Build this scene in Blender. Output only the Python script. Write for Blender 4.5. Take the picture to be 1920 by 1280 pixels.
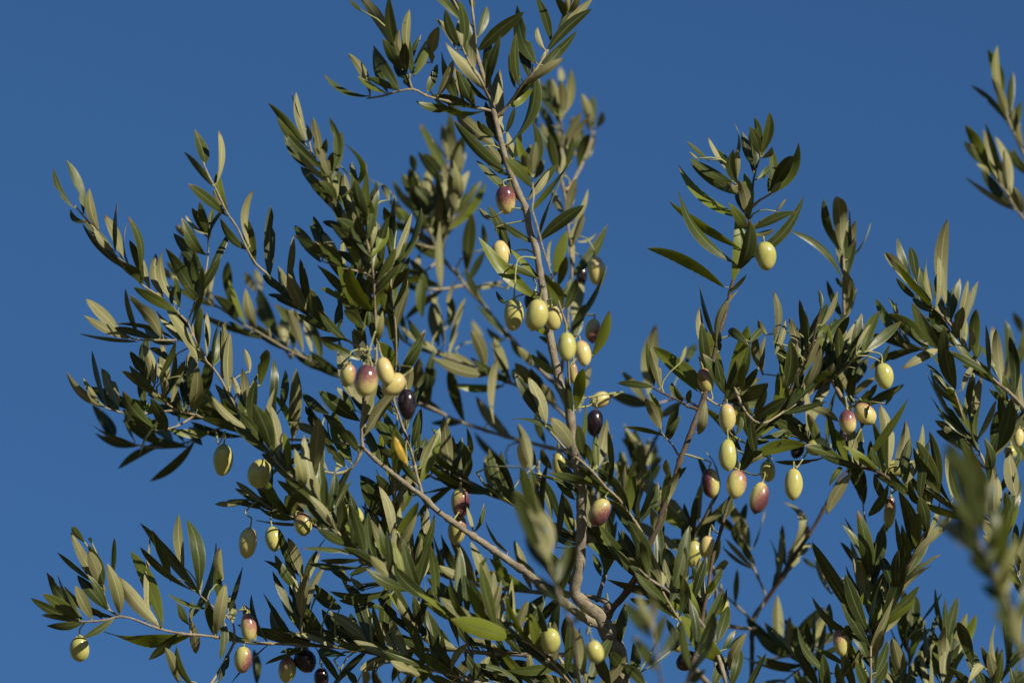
import bpy, math, random
from mathutils import Vector, Matrix
import numpy as np

for o in list(bpy.data.objects):
    bpy.data.objects.remove(o)
scene = bpy.context.scene
col = scene.collection
R = random.Random(7)

# ------------------------------------------------------------ camera
PITCH = math.radians(25.0)
D0 = 5.0                                   # metres to the plane of focus
LENS = 207.0
CAM = Vector((0.0, 0.0, 1.6))
cd = bpy.data.cameras.new('camera')
cam = bpy.data.objects.new('camera', cd)
col.objects.link(cam)
cam.location = CAM
cam.rotation_euler = (math.pi / 2 + PITCH, 0, 0)
cd.lens = LENS
cd.sensor_width = 36.0
cd.clip_start = 0.1
cd.clip_end = 9000.0
cd.dof.use_dof = True
cd.dof.focus_distance = D0
cd.dof.aperture_fstop = 2.1
cd.dof.aperture_blades = 9
scene.camera = cam
CR = Matrix.Rotation(math.pi / 2 + PITCH, 3, 'X')      # camera space to world

# ------------------------------------------------------------ sun, sky, exposure
SUN_CAM = Vector((0.62, 0.58, 0.53)).normalized()      # right, up, towards the camera
SUN = (CR @ SUN_CAM).normalized()
sun_el = math.asin(SUN.z)
sun_az = math.atan2(SUN.x, SUN.y)                      # clockwise from +Y
sl = bpy.data.lights.new('sun', 'SUN')
sl.energy = 4.3
sl.angle = math.radians(0.53)
sl.color = (1.0, 0.90, 0.72)
so = bpy.data.objects.new('sun', sl)
col.objects.link(so)
so.rotation_euler = (-SUN).to_track_quat('-Z', 'Y').to_euler()
so.location = SUN * 30

world = bpy.data.worlds.new('World')
scene.world = world
world.use_nodes = True
wn = world.node_tree
bg = wn.nodes['Background']
sky = wn.nodes.new('ShaderNodeTexSky')
sky.sky_type = 'NISHITA'
sky.sun_disc = False
sky.sun_elevation = sun_el
sky.sun_rotation = sun_az
sky.altitude = 0.0
sky.air_density = 1.15
sky.dust_density = 0.0
sky.ozone_density = 8.3
wn.links.new(sky.outputs[0], bg.inputs[0])
bg.inputs[1].default_value = 0.051

vs = scene.view_settings
vs.view_transform = 'Standard'
vs.look = 'None'
vs.exposure = 0.70
vs.gamma = 1.0
vs.use_curve_mapping = False
scene.render.engine = 'CYCLES'

# ------------------------------------------------------------ helpers
FPX = LENS / 36.0 * 1920.0                 # focal length in photo pixels


def cam_pt(px, py, zcm):
    """a photo pixel at a depth behind the focus plane (cm) -> camera space"""
    d = D0 + zcm / 100.0
    return Vector(((px - 960.0) / FPX * d, (640.0 - py) / FPX * d, -d))


def to_world(v):
    return CR @ v + CAM


PXM = D0 / FPX                              # metres per photo pixel at focus


def link(name, mesh, parent=None, mats=()):
    for m in mats:
        mesh.materials.append(m)
    o = bpy.data.objects.new(name, mesh)
    col.objects.link(o)
    if parent is not None:
        o.parent = parent
    return o


def mat(name):
    m = bpy.data.materials.new(name)
    m.use_nodes = True
    nt = m.node_tree
    return m, nt, nt.nodes['Principled BSDF']


def N(nt, typ, **kw):
    n = nt.nodes.new(typ)
    for k, v in kw.items():
        setattr(n, k, v)
    return n


def mixc(nt, fac, a, b, blend='MIX'):
    n = nt.nodes.new('ShaderNodeMix')
    n.data_type = 'RGBA'
    n.blend_type = blend
    for sock, v in ((n.inputs['Factor'], fac), (n.inputs['A'], a), (n.inputs['B'], b)):
        if hasattr(v, 'links') or hasattr(v, 'is_linked'):
            nt.links.new(v, sock)
        elif isinstance(v, (tuple, list)):
            sock.default_value = (*v, 1.0)
        else:
            sock.default_value = v
    # RGBA sockets share names with the float ones: pick by type
    return n


def mix(nt, fac, a, b, blend='MIX'):
    n = nt.nodes.new('ShaderNodeMix')
    n.data_type = 'RGBA'
    n.blend_type = blend
    fs = n.inputs[0]
    As = [s for s in n.inputs if s.name == 'A' and s.type == 'RGBA'][0]
    Bs = [s for s in n.inputs if s.name == 'B' and s.type == 'RGBA'][0]
    for s, v in ((fs, fac), (As, a), (Bs, b)):
        if isinstance(v, bpy.types.NodeSocket):
            nt.links.new(v, s)
        elif isinstance(v, (tuple, list)):
            s.default_value = (*v, 1.0)
        else:
            s.default_value = v
    return [s for s in n.outputs if s.type == 'RGBA'][0]


def math_(nt, op, a, b=None, c=None, clamp=False):
    n = nt.nodes.new('ShaderNodeMath')
    n.operation = op
    n.use_clamp = clamp
    for i, v in enumerate((a, b, c)):
        if v is None:
            continue
        if isinstance(v, bpy.types.NodeSocket):
            nt.links.new(v, n.inputs[i])
        else:
            n.inputs[i].default_value = v
    return n.outputs[0]


def sstep(nt, x, lo, hi):
    n = nt.nodes.new('ShaderNodeMapRange')
    n.interpolation_type = 'SMOOTHSTEP'
    nt.links.new(x, n.inputs[0])
    n.inputs[1].default_value = lo
    n.inputs[2].default_value = hi
    return n.outputs[0]


def attr(nt, name, typ='GEOMETRY'):
    return N(nt, 'ShaderNodeAttribute', attribute_name=name, attribute_type=typ)


def noise(nt, vec, scale, detail=3.0, rough=0.55):
    n = nt.nodes.new('ShaderNodeTexNoise')
    n.inputs['Scale'].default_value = scale
    n.inputs['Detail'].default_value = detail
    n.inputs['Roughness'].default_value = rough
    if vec is not None:
        nt.links.new(vec, n.inputs['Vector'])
    return n.outputs['Fac']


# ------------------------------------------------------------ materials
def leaf_material(name, top):
    m, nt, p = mat(name)
    tint = attr(nt, 'tint').outputs['Fac']
    hue = attr(nt, 'hue').outputs['Fac']
    uv = N(nt, 'ShaderNodeUVMap')
    sep = N(nt, 'ShaderNodeSeparateXYZ')
    nt.links.new(uv.outputs[0], sep.inputs[0])
    u, v = sep.outputs[0], sep.outputs[1]
    geo = N(nt, 'ShaderNodeNewGeometry')
    nz = noise(nt, geo.outputs['Position'], 90.0)
    if top:
        base = mix(nt, tint, (0.016, 0.030, 0.009), (0.047, 0.069, 0.016))
        base = mix(nt, math_(nt, 'MULTIPLY', nz, 0.45), base, (0.050, 0.060, 0.014))
        lit_yel = (0.15, 0.185, 0.022)  # yellow-green, with the glow of backlit leaves put into the colour
        rib = (0.13, 0.15, 0.06)
    else:
        base = mix(nt, tint, (0.142, 0.150, 0.066), (0.268, 0.265, 0.140))
        base = mix(nt, math_(nt, 'MULTIPLY', nz, 0.5), base, (0.17, 0.165, 0.08))
        lit_yel = (0.26, 0.27, 0.07)
        rib = (0.40, 0.37, 0.20)
    base = mix(nt, sstep(nt, hue, 0.0, 1.0), base, lit_yel)
    base = mix(nt, sstep(nt, hue, 1.0, 2.0), base, (0.78, 0.56, 0.06))
    # midrib line and faint side veins
    d = math_(nt, 'ABSOLUTE', math_(nt, 'SUBTRACT', u, 0.5))
    ribm = math_(nt, 'SUBTRACT', 1.0, sstep(nt, d, 0.02, 0.07))
    base = mix(nt, math_(nt, 'MULTIPLY', ribm, 0.8 if top else 0.75), base, rib)
    w = math_(nt, 'SINE', math_(nt, 'MULTIPLY', math_(nt, 'SUBTRACT', v, math_(nt, 'MULTIPLY', d, 0.35)), 95.0))
    veins = sstep(nt, w, 0.7, 1.0)
    base = mix(nt, math_(nt, 'MULTIPLY', veins, 0.10), base, rib)
    # pale dry rim
    rim = sstep(nt, d, 0.44, 0.5)
    base = mix(nt, math_(nt, 'MULTIPLY', rim, 0.55), base, (0.20, 0.19, 0.07))
    # scattered dark specks
    sp = noise(nt, geo.outputs['Position'], 420.0, 1.0)
    base = mix(nt, math_(nt, 'MULTIPLY', sstep(nt, sp, 0.68, 0.76), 0.5), base, (0.05, 0.035, 0.018))
    # long streaks, bigger blotches, dust, dry tips on some leaves
    sc_ = N(nt, 'ShaderNodeCombineXYZ')
    nt.links.new(math_(nt, 'MULTIPLY', u, 26.0), sc_.inputs[0])
    nt.links.new(math_(nt, 'MULTIPLY_ADD', v, 3.0, math_(nt, 'MULTIPLY', tint, 91.0)), sc_.inputs[1])
    st = noise(nt, sc_.outputs[0], 1.0, 3.0)
    base = mix(nt, math_(nt, 'MULTIPLY', sstep(nt, st, 0.45, 0.75), 0.28), base, (0.062, 0.078, 0.024) if top else (0.29, 0.29, 0.17))
    bl = noise(nt, geo.outputs['Position'], 45.0, 2.0)
    base = mix(nt, math_(nt, 'MULTIPLY', sstep(nt, bl, 0.56, 0.72), 0.40), base, (0.080, 0.092, 0.022) if top else (0.19, 0.175, 0.085))
    dust = noise(nt, geo.outputs['Position'], 260.0, 4.0, 0.7)
    base = mix(nt, math_(nt, 'MULTIPLY', sstep(nt, dust, 0.52, 0.75), 0.11), base, (0.20, 0.19, 0.13))
    tip = math_(nt, 'MULTIPLY', sstep(nt, math_(nt, 'ADD', v, math_(nt, 'MULTIPLY', math_(nt, 'SUBTRACT', nz, 0.5), 0.2)), 0.88, 0.97),
                sstep(nt, tint, 0.55, 0.75))
    base = mix(nt, math_(nt, 'MULTIPLY', tip, 0.8), base, (0.13, 0.075, 0.035))
    nt.links.new(base, p.inputs['Base Color'])
    rg = math_(nt, 'MULTIPLY_ADD', dust, 0.30, 0.26 if top else 0.5)
    nt.links.new(rg, p.inputs['Roughness'])
    p.inputs['Specular IOR Level'].default_value = 0.36 if top else 0.25
    bump = N(nt, 'ShaderNodeBump')
    bump.inputs['Strength'].default_value = 0.25
    bump.inputs['Distance'].default_value = 0.0006
    hgt = math_(nt, 'ADD', math_(nt, 'MULTIPLY', nz, 1.0), math_(nt, 'MULTIPLY', ribm, 0.8 if not top else -0.8))
    nt.links.new(hgt, bump.inputs['Height'])
    nt.links.new(bump.outputs[0], p.inputs['Normal'])
    tr = N(nt, 'ShaderNodeBsdfTranslucent')
    tc = mix(nt, sstep(nt, hue, 0.0, 1.0), (0.20, 0.27, 0.035), (0.50, 0.54, 0.05))
    tc = mix(nt, sstep(nt, hue, 1.0, 2.0), tc, (0.85, 0.55, 0.08))
    nt.links.new(tc, tr.inputs[0])
    mx = N(nt, 'ShaderNodeMixShader')
    fac = math_(nt, 'MULTIPLY_ADD', sstep(nt, hue, 0.0, 1.0), 0.24, 0.16)
    nt.links.new(fac, mx.inputs[0])
    nt.links.new(p.outputs[0], mx.inputs[1])
    nt.links.new(tr.outputs[0], mx.inputs[2])
    out = nt.nodes['Material Output']
    nt.links.new(mx.outputs[0], out.inputs['Surface'])
    return m


LEAF_TOP = leaf_material('leaf_upper_face', True)
LEAF_UNDER = leaf_material('leaf_lower_face', False)


def bark_material(name, c0, c1, c2, scale, bumpd, rough=0.8):
    m, nt, p = mat(name)
    geo = N(nt, 'ShaderNodeNewGeometry')
    n1 = noise(nt, geo.outputs['Position'], scale, 5.0, 0.65)
    n2 = noise(nt, geo.outputs['Position'], scale * 6, 3.0)
    n3 = noise(nt, geo.outputs['Position'], scale * 0.35, 2.0)
    c = mix(nt, sstep(nt, n1, 0.35, 0.7), c0, c1)
    c = mix(nt, math_(nt, 'MULTIPLY', sstep(nt, n2, 0.55, 0.72), 0.6), c, c2)
    c = mix(nt, math_(nt, 'MULTIPLY', sstep(nt, n3, 0.5, 0.7), 0.5), c, c1)
    n4 = noise(nt, geo.outputs['Position'], scale * 0.8, 6.0, 0.75)
    c = mix(nt, math_(nt, 'MULTIPLY', sstep(nt, n4, 0.60, 0.70), 0.55), c, tuple(min(0.4, q * 1.5) for q in c1))
    c = mix(nt, math_(nt, 'MULTIPLY', sstep(nt, n4, 0.42, 0.34), 0.6), c, c2)
    nt.links.new(c, p.inputs['Base Color'])
    p.inputs['Roughness'].default_value = rough
    p.inputs['Specular IOR Level'].default_value = 0.25
    b = N(nt, 'ShaderNodeBump')
    b.inputs['Strength'].default_value = 0.7
    b.inputs['Distance'].default_value = bumpd
    nt.links.new(math_(nt, 'ADD', n1, math_(nt, 'MULTIPLY', n2, 0.7)), b.inputs['Height'])
    nt.links.new(b.outputs[0], p.inputs['Normal'])
    return m


BARK = bark_material('grey_bark', (0.150, 0.128, 0.096), (0.25, 0.22, 0.165), (0.075, 0.058, 0.042), 120.0, 0.0012)
TWIG = bark_material('twig_bark', (0.20, 0.165, 0.105), (0.285, 0.245, 0.17), (0.10, 0.08, 0.05), 180.0, 0.0005, 0.7)
SHADED_DARK_BARK = bark_material('shaded_brown_bark', (0.060, 0.042, 0.030), (0.105, 0.078, 0.055), (0.03, 0.022, 0.018), 140.0, 0.0008, 0.7)  # brown young bark, with the shade of the leaves also put into the colour
STALK = bark_material('green_stalk', (0.22, 0.235, 0.085), (0.29, 0.28, 0.13), (0.16, 0.12, 0.06), 200.0, 0.0002, 0.6)


def olive_material():
    m, nt, p = mat('olive_skin')
    tc = N(nt, 'ShaderNodeTexCoord')
    ob = tc.outputs['Object']
    info = N(nt, 'ShaderNodeObjectInfo')
    rnd = info.outputs['Random']
    off = N(nt, 'ShaderNodeVectorMath', operation='ADD')
    nt.links.new(ob, off.inputs[0])
    cmb = N(nt, 'ShaderNodeCombineXYZ')
    for i in range(3):
        nt.links.new(math_(nt, 'MULTIPLY', rnd, 37.0 + 11 * i), cmb.inputs[i])
    nt.links.new(cmb.outputs[0], off.inputs[1])
    pos = off.outputs[0]
    green = attr(nt, 'green', 'OBJECT').outputs['Fac']       # 0 cream .. 1 green
    ripe = attr(nt, 'ripe', 'OBJECT').outputs['Fac']         # how much has turned
    dark = attr(nt, 'dark', 'OBJECT').outputs['Fac']         # crimson .. black
    axis = attr(nt, 'axis', 'OBJECT').outputs['Vector']      # where the turned end points
    n1 = noise(nt, pos, 1.3, 2.0)
    n2 = noise(nt, pos, 4.5, 4.0, 0.6)
    n3 = noise(nt, pos, 14.0, 3.0, 0.6)
    base = mix(nt, green, (0.54, 0.45, 0.19), (0.345, 0.345, 0.095))
    base = mix(nt, math_(nt, 'MULTIPLY', sstep(nt, n1, 0.35, 0.7), 0.45), base, (0.52, 0.47, 0.20))
    base = mix(nt, math_(nt, 'MULTIPLY', sstep(nt, n2, 0.4, 0.7), 0.25), base, (0.36, 0.34, 0.10))
    # small pale lenticels
    vo = N(nt, 'ShaderNodeTexVoronoi')
    vo.inputs['Scale'].default_value = 12.0
    nt.links.new(pos, vo.inputs['Vector'])
    dots = math_(nt, 'SUBTRACT', 1.0, sstep(nt, vo.outputs['Distance'], 0.05, 0.14))
    base = mix(nt, math_(nt, 'MULTIPLY', dots, 0.55), base, (0.60, 0.57, 0.32))
    dot = N(nt, 'ShaderNodeVectorMath', operation='DOT_PRODUCT')
    nt.links.new(ob, dot.inputs[0])
    nt.links.new(axis, dot.inputs[1])
    s = math_(nt, 'ADD', dot.outputs['Value'], math_(nt, 'MULTIPLY', math_(nt, 'SUBTRACT', n2, 0.5), 1.0))
    s = math_(nt, 'ADD', s, math_(nt, 'MULTIPLY', math_(nt, 'SUBTRACT', n3, 0.5), 2.1))
    s = math_(nt, 'ADD', s, math_(nt, 'MULTIPLY_ADD', ripe, 2.6, -1.5))
    m1 = sstep(nt, s, -0.5, 0.6)
    pink = mix(nt, dark, (0.42, 0.22, 0.16), (0.16, 0.032, 0.055))
    deep = mix(nt, dark, (0.19, 0.065, 0.08), (0.012, 0.005, 0.012))
    base = mix(nt, m1, base, pink)
    base = mix(nt, sstep(nt, s, 0.05, 1.25), base, deep)
    # lenticels still show through the turned skin; scars, bruises, dusty bloom
    base = mix(nt, math_(nt, 'MULTIPLY', math_(nt, 'MULTIPLY', dots, m1), 0.30), base, (0.42, 0.30, 0.25))
    scn = noise(nt, pos, 2.6, 5.0, 0.75)
    base = mix(nt, math_(nt, 'MULTIPLY', sstep(nt, scn, 0.66, 0.74), 0.65), base, (0.22, 0.135, 0.07))
    blm = sstep(nt, noise(nt, pos, 2.0, 4.0, 0.7), 0.48, 0.75)
    base = mix(nt, math_(nt, 'MULTIPLY', blm, 0.10), base, (0.46, 0.46, 0.44))
    nt.links.new(base, p.inputs['Base Color'])
    bloom = sstep(nt, n2, 0.35, 0.75)
    nt.links.new(math_(nt, 'MULTIPLY_ADD', bloom, 0.18, 0.15), p.inputs['Roughness'])
    p.inputs['Specular IOR Level'].default_value = 0.5
    p.inputs['Subsurface Weight'].default_value = 0.12
    p.inputs['Subsurface Radius'].default_value = (0.004, 0.003, 0.001)
    p.inputs['Subsurface Scale'].default_value = 0.6
    b = N(nt, 'ShaderNodeBump')
    b.inputs['Strength'].default_value = 0.12
    b.inputs['Distance'].default_value = 0.0005
    nt.links.new(math_(nt, 'ADD', n2, math_(nt, 'MULTIPLY', dots, -0.3)), b.inputs['Height'])
    nt.links.new(b.outputs[0], p.inputs['Normal'])
    return m


OLIVE = olive_material()


def ground_material():
    m, nt, p = mat('dry_grass_soil')
    geo = N(nt, 'ShaderNodeNewGeometry')
    n1 = noise(nt, geo.outputs['Position'], 0.35, 5.0)
    n2 = noise(nt, geo.outputs['Position'], 6.0, 5.0)
    c = mix(nt, sstep(nt, n1, 0.4, 0.62), (0.19, 0.135, 0.075), (0.085, 0.095, 0.035))
    c = mix(nt, math_(nt, 'MULTIPLY', sstep(nt, n2, 0.45, 0.7), 0.6), c, (0.25, 0.20, 0.11))
    nt.links.new(c, p.inputs['Base Color'])
    p.inputs['Roughness'].default_value = 0.95
    b = N(nt, 'ShaderNodeBump')
    b.inputs['Distance'].default_value = 0.05
    nt.links.new(n2, b.inputs['Height'])
    nt.links.new(b.outputs[0], p.inputs['Normal'])
    return m


# ------------------------------------------------------------ ground
def ground():
    me = bpy.data.meshes.new('ground')
    n, big = 40, 3000.0
    ts = [math.copysign(abs(i / (n / 2) - 1) ** 3, i / (n / 2) - 1) * big for i in range(n + 1)]
    vs_, fs = [], []
    for y in ts:
        for x in ts:
            h = 0.06 * math.sin(x * 0.7) * math.cos(y * 0.5) if abs(x) < 60 and abs(y) < 60 else 0.0
            vs_.append((x, y, h - 0.06))
    for j in range(n):
        for i in range(n):
            a = j * (n + 1) + i
            fs.append((a, a + 1, a + n + 2, a + n + 1))
    me.from_pydata(vs_, [], fs)
    for p in me.polygons:
        p.use_smooth = True
    o = link('ground', me, None, [ground_material()])
    o['kind'] = 'structure'
    o['label'] = 'dry grassy soil under the olive tree'


ground()

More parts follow.
